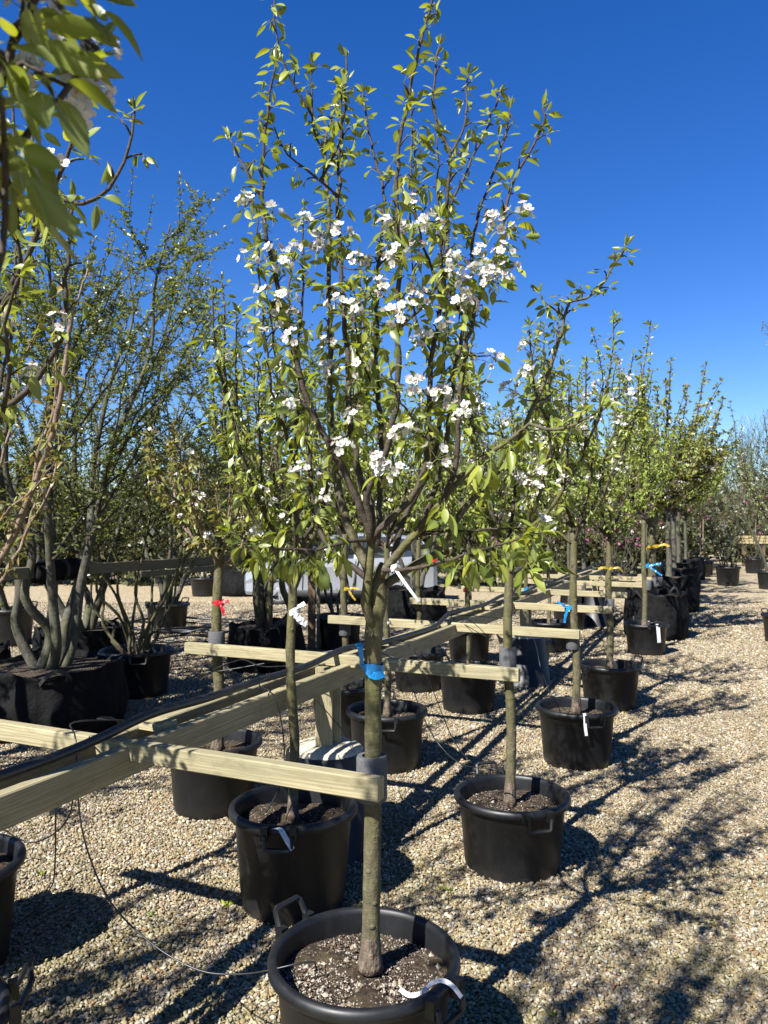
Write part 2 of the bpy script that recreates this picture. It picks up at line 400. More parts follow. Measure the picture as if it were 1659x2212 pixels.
def chunk_mat():
    m, nt, b = nmat('soil_crumb')
    at = N(nt, 'ShaderNodeAttribute', attribute_name='var')
    col = ramp(nt, at.outputs['Fac'], [(0, (0.02, 0.014, 0.009)), (0.35, (0.06, 0.042, 0.028)), (0.6, (0.12, 0.085, 0.055)), (0.72, (0.20, 0.16, 0.11)), (0.85, (0.27, 0.24, 0.19)), (1, (0.34, 0.32, 0.29))])
    L(nt, col, b.inputs['Base Color']); b.inputs['Roughness'].default_value = 0.9; return m
M_CRUMB = chunk_mat()

# ------------------------------------------------------------------ ground
ROW = Vector((0.40, 0.9165, 0)); SIDE = Vector((0.9165, -0.40, 0))      # along the rows, across them
ORIGIN = Vector((-0.045, 2.34, 0))
ROW_ANG = math.atan2(ROW.y, ROW.x); SIDE_ANG = math.atan2(SIDE.y, SIDE.x)
def RP(s, p, z=0.0): return ORIGIN + ROW * s + SIDE * p + Vector((0, 0, z))

g = MB()
xs = [-400, -60, -14, -8, 8, 14, 60, 400]; ys = [-60, -4, 2, 9, 18, 60, 160, 700]
for y in ys:
    for x in xs: g.v.append((x, y, 0.0))
for j in range(len(ys) - 1):
    for i in range(len(xs) - 1):
        a = j * len(xs) + i; g.f.append((a, a + 1, a + 1 + len(xs), a + len(xs))); g.m.append(0)
tag(g.build('ground', M_GROUND, smooth=False), 'pale gravel yard stretching to the trees', 'ground', kind='structure')

def pebbles():
    me = bpy.data.meshes.new('gravel'); v = []; f = []; dens = []; scl = []
    bands = [(2.1, 3.6, 9800, 0.80), (3.6, 5.2, 8600, 0.82), (5.2, 7.5, 5600, 0.92), (7.5, 11.0, 2500, 1.2), (11.0, 17.0, 950, 1.6)]
    for (a, b, d, s) in bands:
        k = len(v)
        wa, wb = a * 0.53 + 0.75, b * 0.53 + 0.75
        v += [(-wa, a, 0.001), (wa, a, 0.001), (wb, b, 0.001), (-wb, b, 0.001)]
        f.append((k, k + 1, k + 2, k + 3)); dens.append(d); scl.append(s)
    me.from_pydata(v, [], f); me.materials.append(M_PEBBLE)
    at = me.attributes.new('dens', 'FLOAT', 'FACE'); at.data.foreach_set('value', dens)
    at = me.attributes.new('scl', 'FLOAT', 'FACE'); at.data.foreach_set('value', scl)
    o = link('gravel', me); tag(o, 'loose cream and brown pebbles covering the yard', 'gravel', kind='stuff')
    ng = bpy.data.node_groups.new('pebble_scatter', 'GeometryNodeTree')
    ng.interface.new_socket('Geometry', in_out='INPUT', socket_type='NodeSocketGeometry')
    ng.interface.new_socket('Geometry', in_out='OUTPUT', socket_type='NodeSocketGeometry')
    nd = ng.nodes; lk = ng.links.new
    gi = nd.new('NodeGroupInput'); go = nd.new('NodeGroupOutput')
    di = nd.new('GeometryNodeDistributePointsOnFaces'); di.distribute_method = 'RANDOM'; di.inputs['Seed'].default_value = 3
    na = nd.new('GeometryNodeInputNamedAttribute'); na.data_type = 'FLOAT'; na.inputs['Name'].default_value = 'dens'
    lk(gi.outputs[0], di.inputs['Mesh']); lk(na.outputs['Attribute'], di.inputs['Density'])
    ji = nd.new('GeometryNodeJoinGeometry')
    for i in range(7):
        ic = nd.new('GeometryNodeMeshIcoSphere'); ic.inputs['Radius'].default_value = 0.0092; ic.inputs['Subdivisions'].default_value = 2
        sp = nd.new('GeometryNodeSetPosition'); nz = nd.new('ShaderNodeTexNoise'); nz.noise_dimensions = '4D'
        nz.inputs['W'].default_value = i * 3.7; nz.inputs['Scale'].default_value = 75 + 6 * i; nz.inputs['Detail'].default_value = 0.5
        sb = nd.new('ShaderNodeVectorMath'); sb.operation = 'SUBTRACT'; sb.inputs[1].default_value = (0.5, 0.5, 0.5)
        sc = nd.new('ShaderNodeVectorMath'); sc.operation = 'SCALE'; sc.inputs['Scale'].default_value = 0.0085
        lk(nz.outputs['Color'], sb.inputs[0]); lk(sb.outputs[0], sc.inputs[0]); lk(sc.outputs[0], sp.inputs['Offset'])
        lk(ic.outputs['Mesh'], sp.inputs['Geometry'])
        tf = nd.new('GeometryNodeTransform')
        tf.inputs['Scale'].default_value = [(1, .8, .6), (1.15, .75, .5), (.9, .85, .7), (1.3, .7, .5), (1, .95, .45), (.75, .7, .6), (1.2, .95, .6)][i]
        lk(sp.outputs[0], tf.inputs['Geometry'])
        sm = nd.new('GeometryNodeSetShadeSmooth'); lk(tf.outputs[0], sm.inputs['Geometry'])
        mt = nd.new('GeometryNodeSetMaterial'); mt.inputs['Material'].default_value = M_PEBBLE; lk(sm.outputs[0], mt.inputs['Geometry'])
        g2 = nd.new('GeometryNodeGeometryToInstance'); lk(mt.outputs[0], g2.inputs[0]); lk(g2.outputs[0], ji.inputs[0])
    ip = nd.new('GeometryNodeInstanceOnPoints'); ip.inputs['Pick Instance'].default_value = True
    lk(di.outputs['Points'], ip.inputs['Points']); lk(ji.outputs[0], ip.inputs['Instance'])
    ri = nd.new('FunctionNodeRandomValue'); ri.data_type = 'INT'
    [s for s in ri.inputs if s.name == 'Max' and s.type == 'INT'][0].default_value = 6
    lk([s for s in ri.outputs if s.type == 'INT'][0], ip.inputs['Instance Index'])
    rv = nd.new('FunctionNodeRandomValue'); rv.data_type = 'FLOAT_VECTOR'; rv.inputs[0].default_value = (-0.8, -0.8, 0); rv.inputs[1].default_value = (0.8, 0.8, 6.283)
    lk(rv.outputs[0], ip.inputs['Rotation'])
    rs = nd.new('FunctionNodeRandomValue'); rs.data_type = 'FLOAT'
    fl = [s for s in rs.inputs if s.type == 'VALUE']; fl[0].default_value = 0.6; fl[1].default_value = 1.4
    ns = nd.new('GeometryNodeInputNamedAttribute'); ns.data_type = 'FLOAT'; ns.inputs['Name'].default_value = 'scl'
    mu = nd.new('ShaderNodeMath'); mu.operation = 'MULTIPLY'
    lk([s for s in rs.outputs if s.type == 'VALUE'][0], mu.inputs[0]); lk(ns.outputs['Attribute'], mu.inputs[1]); lk(mu.outputs[0], ip.inputs['Scale'])
    tr_ = nd.new('GeometryNodeSetPosition'); rz = nd.new('FunctionNodeRandomValue'); rz.data_type = 'FLOAT_VECTOR'; rz.inputs[0].default_value = (0, 0, -0.003); rz.inputs[1].default_value = (0, 0, 0.010); rz.inputs['Seed'].default_value = 9
    lk(di.outputs['Points'], tr_.inputs['Geometry']); lk(rz.outputs[0], tr_.inputs['Offset']); lk(tr_.outputs[0], ip.inputs['Points'])
    lk(ip.outputs[0], go.inputs[0])
    md = o.modifiers.new('scatter', 'NODES'); md.node_group = ng
pebbles()

# ------------------------------------------------------------------ pots
POT_R, POT_H = 0.285, 0.41
def pot_meshes():
    m = MB()
    prof = [(0.222, 0.0), (0.229, 0.006), (0.236, 0.06), (0.2365, 0.062), (0.262, 0.362), (0.267, 0.366), (0.284, 0.370), (0.2905, 0.379), (0.2915, 0.390),
            (0.288, 0.402), (0.279, 0.4085), (0.269, 0.409), (0.262, 0.404), (0.2585, 0.39), (0.252, 0.315), (0.10, 0.310)]
    m.lathe(prof, 72)
    wall = m.mesh('pot_wall', M_POT, angle=50)
    h = MB()                                                     # one carrying handle on the +x side of the rim
    pts = [(0.283, -0.062, 0.385), (0.308, -0.060, 0.400), (0.332, -0.055, 0.447), (0.336, -0.047, 0.453), (0.336, 0.047, 0.453), (0.332, 0.055, 0.447), (0.308, 0.060, 0.400), (0.283, 0.062, 0.385)]
    h.tube(pts, [0.013, 0.010, 0.009, 0.0095, 0.0095, 0.009, 0.010, 0.013], 6)
    h.box((0.296, -0.061, 0.385), (0.03, 0.028, 0.05)); h.box((0.296, 0.061, 0.385), (0.03, 0.028, 0.05))
    hand = h.mesh('handle', M_POT, smooth=True, angle=40)
    h2 = MB()                                                    # the same handle folded down
    pts = [(0.285, -0.062, 0.385), (0.312, -0.060, 0.378), (0.318, -0.055, 0.335), (0.316, -0.047, 0.329), (0.316, 0.047, 0.329), (0.318, 0.055, 0.335), (0.312, 0.060, 0.378), (0.285, 0.062, 0.385)]
    h2.tube(pts, 0.0095, 6)
    h2.box((0.296, -0.061, 0.385), (0.03, 0.028, 0.05)); h2.box((0.296, 0.061, 0.385), (0.03, 0.028, 0.05))
    hand2 = h2.mesh('handle', M_POT, smooth=True, angle=40)
    soils = []
    for k in range(4):
        r = np.random.default_rng(50 + k); s = MB(); nr, na = 12, 40
        ph = r.uniform(0, 6.28, 6)
        s.v.append((0, 0, 0.352))
        for i in range(1, nr + 1):
            rr = 0.257 * i / nr
            for a in range(na):
                t = 2 * math.pi * a / na
                z = 0.346 - 0.018 * (i / nr) ** 2 + 0.008 * math.sin(3 * t + ph[0] + 7 * rr) + 0.006 * math.sin(5 * t + ph[1] - 20 * rr) + r.uniform(-0.005, 0.005)
                s.v.append((rr * math.cos(t), rr * math.sin(t), z))
        for a in range(na): s.f.append((0, 1 + a, 1 + (a + 1) % na)); s.m.append(0)
        for i in range(nr - 1):
            for a in range(na):
                b = 1 + i * na; s.f.append((b + a, b + na + a, b + na + (a + 1) % na, b + (a + 1) % na)); s.m.append(0)
        soils.append(s.mesh('soil', M_SOIL))
    return wall, hand, hand2, soils
POT_WALL, POT_HANDLE, POT_HANDLE2, POT_SOILS = pot_meshes()
POT_N = [0]
def pot(x, y, label, haz=160, scale=(1, 1, 1), sink=0.0, fold=(False, False), handles=True, group='black nursery pots'):
    o = empty('plant_pot', (x, y, -sink), label, 'pot', group)
    o.scale = scale
    link('pot_wall', POT_WALL, o).rotation_euler = (0, 0, random.Random(POT_N[0]).uniform(0, 6))
    link('soil', POT_SOILS[POT_N[0] % 4], o).rotation_euler = (0, 0, POT_N[0] * 1.3)
    if handles:
        for k in (0, 1):
            link('handle', POT_HANDLE2 if fold[k] else POT_HANDLE, o).rotation_euler = (0, 0, math.radians(haz + 180 * k))
    POT_N[0] += 1
    return o

def crumbs(potobj, n, seed, trunk_r=0.05):
    """loose bark crumbs, perlite and pebbles lying on the compost"""
    r = np.random.default_rng(seed); m = MB(); var = []
    for i in range(n):
        rad = 0.245 * math.sqrt(r.uniform(0.02, 1)); t = r.uniform(0, 6.283)
        if rad < trunk_r: continue
        big = r.uniform() < (0.035 if math.sin(t + 0.6) < 0.1 else 0.008)
        s = r.uniform(0.005, 0.011) if big else r.uniform(0.0015, 0.0042)
        c = Vector((rad * math.cos(t), rad * math.sin(t), 0.349 - 0.018 * (rad / 0.257) ** 2 + s * 0.3))
        vs = []
        for d in ((1, 0, 0), (-1, 0, 0), (0, 1, 0), (0, -1, 0), (0, 0, 1), (0, 0, -1)):
            vs.append(c + Vector(d) * s * r.uniform(0.6, 1.2) + Vector(r.uniform(-0.25, 0.25, 3)) * s)
        m.add(vs, [(0, 2, 4), (2, 1, 4), (1, 3, 4), (3, 0, 4), (2, 0, 5), (1, 2, 5), (3, 1, 5), (0, 3, 5)])
        vv = r.uniform(0.62, 0.86) if big else (r.uniform(0.76, 1.0) if r.uniform() < (0.30 if math.sin(t + 0.6) < 0.3 else 0.16) else r.uniform(0, 0.66))
        var += [vv] * 6
    me = m.mesh('soil_crumbs', M_CRUMB, smooth=False)
    me.attributes.new('var', 'FLOAT', 'POINT').data.foreach_set('value', var)
    o = link('soil_crumbs', me, potobj); o['kind'] = 'stuff'

def bag(x, y, r, h, label, seed, group='black woven tree bags', handles=True, folds=1.0):
    """soft woven root-ball bag: bulging side, creased, folded rim"""
    q = np.random.default_rng(seed); ph = q.uniform(0, 6.28, 8)
    o = empty('tree_bag', (x, y, 0), label, 'tree bag', group)
    def wob(rr, zz, a):
        t = zz / h
        k = 1 + folds * (0.020 * math.sin(5 * a + ph[0] + 3 * t) + 0.016 * math.sin(9 * a + ph[1] - 5 * t) + 0.016 * math.sin(17 * a + ph[2] + 2 * t) + 0.012 * math.sin(27 * a + ph[7] - 3 * t) + 0.012 * math.sin(6 * t * 3 + ph[3] + 2 * math.sin(a * 3)))
        return rr * k, zz * (1 + 0.035 * folds * t * math.sin(3 * a + ph[4]) + 0.02 * folds * t * math.sin(8 * a + ph[5]))
    m = MB(); prof = [(r * 0.93, 0)]
    for t, k in ((0.03, 0.99), (0.2, 1.03), (0.4, 1.04), (0.6, 1.02), (0.8, 0.985), (0.95, 0.97), (1.0, 0.985), (1.01, 0.965), (0.985, 0.93), (0.90, 0.90)):
        prof.append((r * k, h * t))
    m.lathe(prof, 72, wob=wob); m.build('bag_wall', M_BAG, o)
    s = MB(); prof = [(r * 0.93, h * 0.91), (r * 0.6, h * 0.94), (r * 0.3, h * 0.95), (0.01, h * 0.96)]
    s.lathe(prof, 36, close_bottom=False); s.build('soil', M_SOIL, o)
    if handles:
        for k in range(2):
            a0 = ph[6] + math.pi * k; hm = MB(); pts = []
            for i in range(11):
                t = i / 10; a = a0 + (t - 0.5) * 0.42
                rr = r * (0.98 + 0.16 * math.sin(math.pi * t)); pts.append((rr * math.cos(a), rr * math.sin(a), h * (0.86 + 0.22 * math.sin(math.pi * t))))
            hm.strip(pts, Vector((0, 0, 1)), 0.03, 0.004); hm.build('handle', M_STRAP, o, smooth=False)
    return o

# ------------------------------------------------------------------ timber frames
def board(name, a, b, w, h, mat, parent, bev=0.004, roll=0.0):
    """sawn board from a to b; local x runs along the grain"""
    a, b = Vector(a), Vector(b); d = b - a; ln = d.length
    m = MB(); hw, hh = w / 2, h / 2; e = bev
    ring = [(-hw + e, -hh), (hw - e, -hh), (hw, -hh + e), (hw, hh - e), (hw - e, hh), (-hw + e, hh), (-hw, hh - e), (-hw, -hh + e)]
    n = max(2, int(ln / 0.35)); vs = []; fs = []
    q = random.Random(hash((round(a.x, 2), round(b.y, 2), round(w, 3))) & 0xffff)
    bow = q.uniform(-0.004, 0.004) * min(1, ln)
    for i in range(n + 1):
        t = i / n
        for (y, z) in ring: vs.append(((t - 0.5) * ln, y + bow * math.sin(math.pi * t), z + 0.6 * bow * math.sin(2.2 * math.pi * t)))
    for i in range(n):
        for k in range(8): fs.append((i * 8 + k, i * 8 + (k + 1) % 8, (i + 1) * 8 + (k + 1) % 8, (i + 1) * 8 + k))
    fs.append(tuple(range(8))[::-1]); fs.append(tuple(n * 8 + k for k in range(8)))
    m.add(vs, fs)
    o = m.build(name, mat, parent, smooth=False)
    x = d.normalized(); zref = Vector((0, 0, 1)) if abs(x.z) < 0.9 else Vector((0, 1, 0))
    y = zref.cross(x).normalized(); z = x.cross(y)
    R = Matrix((x, y, z)).transposed().to_4x4() @ Matrix.Rotation(roll, 4, 'X')
    c = (a + b) / 2 - (Vector(parent.location) if parent else Vector())
    o.matrix_local = Matrix.Translation(c) @ R
    return o

TREE_S = {'A': 0.0, 'B': 1.70, 'C': 3.51, 'D': 5.33, 'F': 7.05, 'E': 8.72, 'G': 10.0}
BEAM_H = {'A': 0.932, 'B': 0.960, 'C': 0.925, 'D': 0.915, 'F': 0.91, 'E': 0.905, 'G': 0.90}
frame = empty('timber_frame', RP(0, -0.95), 'pale treated timber tree frame with paired rails and cross beams beside the main pear', 'timber frame')
seg = [(-2.6, 0.95), (0.955, 3.62), (3.625, 6.2), (6.205, 9.0), (9.005, 12.2)]
for (a, b) in seg:
    for p in (-0.87, -1.02):
        board('rail', RP(a, p, 0.902), RP(b, p, 0.902), 0.046, 0.10, M_TIMBER, frame)
for i, (k, s) in enumerate(TREE_S.items()):
    h = BEAM_H[k]; off = -0.075
    board('cross_beam', RP(s + off, 0.072 if k != 'F' else 0.03, h), RP(s + off - 0.02 * (i % 2), -1.94, h + 0.012), 0.046, 0.066, M_TIMBER, frame)
for k in ('A', 'B', 'C'):
    for p_ in (-0.87, -1.02):
        m = MB(); c = RP(TREE_S[k] - 0.075, p_, BEAM_H[k] + 0.0375) - Vector(frame.location)
        m.lathe([(0.0055, -0.006), (0.0055, 0.0), (0.004, 0.0012), (0.001, 0.0008)], 10, c=c); m.build('screw', M_HOSE, frame)
for s in (0.17, 2.35, 4.6):
    board('spacer_block', RP(s, -0.90, 0.955), RP(s, -0.995, 0.957), 0.10, 0.03, M_TIMBER, frame)
FOOT = [RP(1.53, -0.955), RP(6.1, -0.945), RP(11.3, -0.945)]
for c in FOOT:
    board('post', c + SIDE * 0.0 + ROW * -0.03 + Vector((0, 0, 0.48)), c + ROW * -0.03 + Vector((0, 0, 0.945)), 0.09, 0.046, M_TIMBER, frame)
    board('post', c + SIDE * 0.012 + ROW * 0.042 + Vector((0, 0, 0.48)), c + SIDE * 0.012 + ROW * 0.042 + Vector((0, 0, 0.93)), 0.095, 0.046, M_TIMBER, frame)
FOOTLAB = ['concrete footing in an upturned black tub just left of the main trunk', 'concrete footing in an upturned black tub behind the second pear trunk', 'small distant concrete footing at the far end of the frame']
for i, c in enumerate(FOOT):
    o = empty('concrete_footing', c, FOOTLAB[i], 'footing', 'concrete frame footings'); o.scale = (1.08, 1.08, 1.06)
    m = MB(); m.lathe([(0.262, 0), (0.268, 0.006), (0.266, 0.02), (0.248, 0.035), (0.20, 0.465), (0.196, 0.475), (0.188, 0.475), (0.186, 0.44)], 64); m.build('tub', M_POT, o, angle=50)
    m = MB(); q = np.random.default_rng(i + 90)
    m.lathe([(0.186, 0.45), (0.184, 0.478), (0.165, 0.492), (0.10, 0.50), (0.02, 0.502)], 48, close_bottom=False, wob=lambda r, z, a: (r, z + q.uniform(-0.003, 0.003)))
    m.build('concrete', M_CONC, o)

# the taller rail of the big-tree row on the left
TR0 = W(0, 1243, 5.75); TR0.z = 1.33
def TP(k, z=0.0): return Vector((-0.98, 10.4, 0)) + ROW.lerp(Vector((0.45, 0.893, 0)), 0.5).normalized() * k + Vector((0, 0, z))
fr2 = empty('tree_row_rail', TP(0), 'weathered grey timber rail on brown posts behind the red ribboned tree', 'timber frame')
for (a, b) in ((-6.4, -2.6), (-2.595, 1.4), (1.405, 5.4)):
    board('rail', TP(a, 1.315), TP(b, 1.315), 0.046, 0.095, M_TIMBER2, fr2)
board('rail_splice', TP(-3.3, 1.235) + Vector((0.03, -0.05, 0)), TP(-1.9, 1.235) + Vector((0.03, -0.05, 0)), 0.046, 0.06, M_TIMBER2, fr2)
for k in (0.0, 3.75):
    board('post', TP(k, -0.1), TP(k, 1.38) , 0.10, 0.10, M_POST, fr2)
    board('post', TP(k, -0.1) + Vector((0.085, 0.02, 0)), TP(k, 1.262) + Vector((0.085, 0.02, 0)), 0.045, 0.09, M_TIMBER2, fr2)

# ------------------------------------------------------------------ irrigation
def rail_line(s, dp=0.0, z=0.0): return RP(s, -0.95 + dp, 0.955 + z)
hp = [rail_line(s, d, z) for s, d, z in ((-2.5, 0.02, 0.025), (-1.2, -0.01, 0.02), (-0.35, 0.03, 0.025), (0.1, 0.02, 0.055), (0.45, 0.02, 0.045), (0.9, -0.02, 0.03), (1.3, 0.0, 0.03),
      (1.7, 0.02, 0.06), (2.1, 0.03, 0.03), (2.7, 0.05, 0.02), (3.1, 0.05, 0.02), (3.42, 0.03, 0.062), (3.75, -0.03, 0.05), (4.6, -0.02, 0.03), (5.25, 0.0, 0.065), (5.9, 0.03, 0.03), (7.0, 0, 0.06), (7.9, -0.02, 0.03), (8.7, 0.02, 0.06), (10, 0, 0.05), (11.2, 0.02, 0.09), (11.6, 0.06, 0.07), (11.75, 0.12, -0.15), (11.8, 0.14, -0.6), (11.8, 0.14, -0.93))]
m = MB(); m.tube(catmull(hp, 0.05), 0.0165, 10); tag(m.build('irrigation_hose', M_HOSE), 'thick black irrigation hose lying along the timber rails', 'hose')
def drip(pts, label, r=0.0028):
    m = MB(); m.tube(catmull(pts, 0.03), r, 6); o = m.build('drip_tube', M_HOSE); tag(o, label, 'drip tube', 'thin drip tubes')
A_POT = RP(0, 0)
drip([rail_line(0.0, 0.03, 0.06), W(160, 1560, 2.62), W(164, 1600, 2.5), W(170, 1740, 2.45), W(190, 1840, 2.45), W(240, 1950, 2.45), W(330, 2040, 2.4), W(430, 2096, 2.34), W(520, 2104, 2.3), W(590, 2094, 2.26), W(640, 2082, 2.26), W(680, 2078, 2.28), W(684, 2096, 2.28)],
     'thin black drip tube sagging from the hose into the main pot')
drip([rail_line(0.02, 0.02, 0.05), W(210, 1553, 2.8), W(240, 1550, 2.85), W(262, 1575, 2.9), W(250, 1640, 2.9)], 'short looped drip tube arching over the hose by the nearest beam')
drip([W(120, 1690, 2.5), W(120, 1800, 2.6), W(118, 1880, 2.8), W(108, 1920, 3.0), W(60, 1980, 3.1), W(0, 2008, 3.1)], 'drip tube hanging straight below the near rail')
drip([W(160, 1700, 2.6), W(150, 1760, 2.7), W(118, 1800, 2.85), W(70, 1820, 2.95), W(30, 1806, 2.95), W(-20, 1772, 2.95)], 'slack drip tube curving to the cropped left pot')
drip([rail_line(0.95, 0.0, 0.04), W(560, 1480, 3.35), W(590, 1500, 3.3), W(608, 1560, 3.3), W(614, 1640, 3.35), W(602, 1705, 3.4), W(575, 1755, 3.4)], 'drip tube looping from the hose down into the white tagged pot')
drip([rail_line(1.1, 0.0, 0.04), W(640, 1475, 3.7), W(690, 1520, 4.0), W(760, 1600, 4.2), W(800, 1650, 4.4), W(828, 1668, 4.8)], 'drip tube slanting behind the white ribboned trunk')
drip([rail_line(1.75, 0.02, 0.06), W(850, 1420, 4.1), W(880, 1460, 4.1), W(915, 1550, 4.05), W(950, 1610, 4.0), W(1000, 1652, 3.85), W(1070, 1662, 3.72), W(1085, 1672, 3.75)], 'drip tube running from the hose to the second pear pot')
drip([rail_line(2.4, 0.02, 0.03), W(890, 1400, 4.9), W(930, 1480, 4.6), W(975, 1590, 4.3), W(1010, 1640, 4.1)], 'drip tube slanting between the main trunk and second pear')
drip([rail_line(1.75, -0.02, 0.05), W(470, 1450, 4.4), W(520, 1425, 4.3), W(570, 1440, 4.1), rail_line(1.3, 0.0, 0.04)], 'drip tube arched above the second cross beam')
drip([rail_line(3.0, 0.0, 0.03), W(960, 1345, 5.2), W(1010, 1338, 5.4), W(1050, 1375, 5.5), rail_line(3.55, 0, 0.05)], 'drip tube arched over the third cross beam')
drip([rail_line(3.6, 0.0, 0.05), W(1130, 1350, 6.0), W(1170, 1450, 5.9), W(1188, 1500, 5.5)], 'drip tube dropping to the third pear pot')

# ------------------------------------------------------------------ leaves and blossom
def leaf_template(fold, curl, wid, rows, pet, twist=0.0):
    """leaf along +y, attached at the origin by its stalk; returns verts, faces, rib mask"""
    v = []; f = []; rib = []
    y0 = 0.0
    if pet > 0:
        pw = 0.014
        v += [(-pw, 0, 0), (pw, 0, 0), (-pw, pet * 0.5, 0.045), (pw, pet * 0.5, 0.045), (-pw, pet, 0.03), (pw, pet, 0.03)]
        f += [(0, 1, 3, 2), (2, 3, 5, 4)]; rib += [1] * 6; y0 = pet
    def z_at(t): return 0.03 * (1 if pet > 0 else 0) - curl * t * t
    base = len(v)
    v.append((0, y0, z_at(0))); rib.append(1)
    for t in rows:
        w = wid * 0.5 * (math.sin(math.pi * min(1, t ** 0.9)) ** 0.75)
        tw = twist * t
        for sx in (-1, 0, 1):
            x = sx * w; z = z_at(t) + (abs(sx) * w * fold)
            v.append((x * math.cos(tw) - (z - z_at(t)) * math.sin(tw), y0 + t, z + x * math.sin(tw))); rib.append(1 if sx == 0 else 0)
    tip = len(v); v.append((0, y0 + 1.02, z_at(1.02))); rib.append(0.3)
    b = base + 1
    f += [(base, b + 1, b), (base, b + 2, b + 1)]
    for i in range(len(rows) - 1):
        k = b + 3 * i
        f += [(k, k + 1, k + 4, k + 3), (k + 1, k + 2, k + 5, k + 4)]
    k = b + 3 * (len(rows) - 1)
    f += [(k, k + 1, tip), (k + 1, k + 2, tip)]
    return np.array(v), f, np.array(rib, float)
RW = (0.12, 0.32, 0.58, 0.82)
NEAR_T = [leaf_template(0.22, 0.14, 0.41, RW, 0.42, 0.1), leaf_template(0.5, 0.24, 0.45, RW, 0.38, -0.25), leaf_template(0.12, 0.05, 0.38, RW, 0.5, 0.2),
          leaf_template(0.9, 0.10, 0.38, RW, 0.35, 0.0), leaf_template(0.35, 0.32, 0.47, RW, 0.45, 0.3)]
MID_T = [leaf_template(0.4, 0.2, 0.52, (0.25, 0.7), 0.35, 0.1), leaf_template(0.8, 0.3, 0.55, (0.25, 0.7), 0.35, -0.2)]
FAR_T = [leaf_template(0.3, 0.1, 0.55, (0.5,), 0.0), leaf_template(0.6, 0.2, 0.6, (0.5,), 0.0)]
YOUNG_T = [leaf_template(1.6, 0.05, 0.30, (0.2, 0.6), 0.2, 0.0), leaf_template(1.2, -0.15, 0.34, (0.2, 0.6), 0.2, 0.2)]
LEAF_CACHE = {}
def leaf_mesh(ti, mat):
    k = (ti, mat.name)
    if k not in LEAF_CACHE:
        v, f, rib = (NEAR_T + YOUNG_T)[ti]
        me = bpy.data.meshes.new('leaf'); me.from_pydata([tuple(x) for x in v], [], f); me.materials.append(mat)
        me.polygons.foreach_set('use_smooth', [True] * len(f))
        me.attributes.new('rib', 'FLOAT', 'POINT').data.foreach_set('value', rib)
        LEAF_CACHE[k] = me
    return LEAF_CACHE[k]

def flower_cluster(seed, nfl, size=0.0135, mats=None):
    """an umbel of five-petalled flowers on green stalks"""
    q = np.random.default_rng(seed); m = MB()
    for i in range(nfl):
        az = 2 * math.pi * i / nfl + q.uniform(-0.4, 0.4); el = q.uniform(0.15, 1.35) if i else 1.5
        d = Vector((math.cos(az) * math.cos(el), math.sin(az) * math.cos(el), math.sin(el)))
        c = d * q.uniform(0.022, 0.044) * (size / 0.0135)
        m.tube([(0, 0, 0), c * 0.5 + Vector((0, 0, 0.003)), c], 0.0009, 3, cap=False, mi=2)
        n = (d + Vector(q.uniform(-0.35, 0.35, 3))).normalized()
        u = n.orthogonal().normalized(); w = n.cross(u)
        cup = q.uniform(0.15, 0.55); s = size * q.uniform(0.85, 1.15)
        if q.uniform() < 0.14: cup, s = 1.6, s * 0.6
        for p in range(5):
            a = 2 * math.pi * p / 5 + q.uniform(-0.12, 0.12)
            e = u * math.cos(a) + w * math.sin(a); t = n.cross(e)
            pr = []
            for (rr, ww) in ((0.12, 0.05), (0.45, 0.36), (0.78, 0.42), (1.0, 0.22)):
                h = cup * (rr ** 1.6) * s
                lift = n * (h + 0.08 * s)
                pr.append((c + e * (rr * s) - t * (ww * s) + n * (h + 0.02 * s), c + e * (rr * s) + n * h, c + e * (rr * s) + t * (ww * s) + n * (h + 0.02 * s)))
            vs = [x for row in pr for x in row]; fs = []
            for r_ in range(3):
                b = r_ * 3; fs += [(b, b + 1, b + 4, b + 3), (b + 1, b + 2, b + 5, b + 4)]
            m.add(vs, fs, 0)
        m.add([c + n * s * 0.22] + [c + (u * math.cos(a) + w * math.sin(a)) * s * 0.2 + n * s * 0.10 for a in (0, 1.05, 2.1, 3.14, 4.2, 5.24)], [(0, i_ + 1, (i_ + 1) % 6 + 1) for i_ in range(6)], 2)
        for p in range(9):
            a = q.uniform(0, 6.283); e = u * math.cos(a) + w * math.sin(a)
            b = c + e * s * q.uniform(0.12, 0.38) + n * s * q.uniform(0.3, 0.55); k = 0.0012
            m.add([b + u * k, b - u * k * 0.6 + w * k, b - u * k * 0.6 - w * k, b + n * k * 1.6], [(0, 1, 3), (1, 2, 3), (2, 0, 3)], 1)
    return m.mesh('blossom', mats or [M_PETAL, M_STAMEN, M_STALK])
BLOSSOM = [flower_cluster(200 + i, n, 0.0140) for i, n in enumerate((5, 6, 4, 7, 5))]
BLOSSOM_S = [flower_cluster(220 + i, n, 0.012) for i, n in enumerate((5, 6))]

def basis(d, q, flat=0.8):
    """orthonormal x (width), y (along), z (upper face) for a leaf pointing along d"""
    up = Vector((0, 0, 1)) * flat + Vector(q.normal(0, 0.5, 3))
    z = up - d * up.dot(d)
    z = z.normalized() if z.length > 1e-4 else d.orthogonal().normalized()
    return d.cross(z), d, z

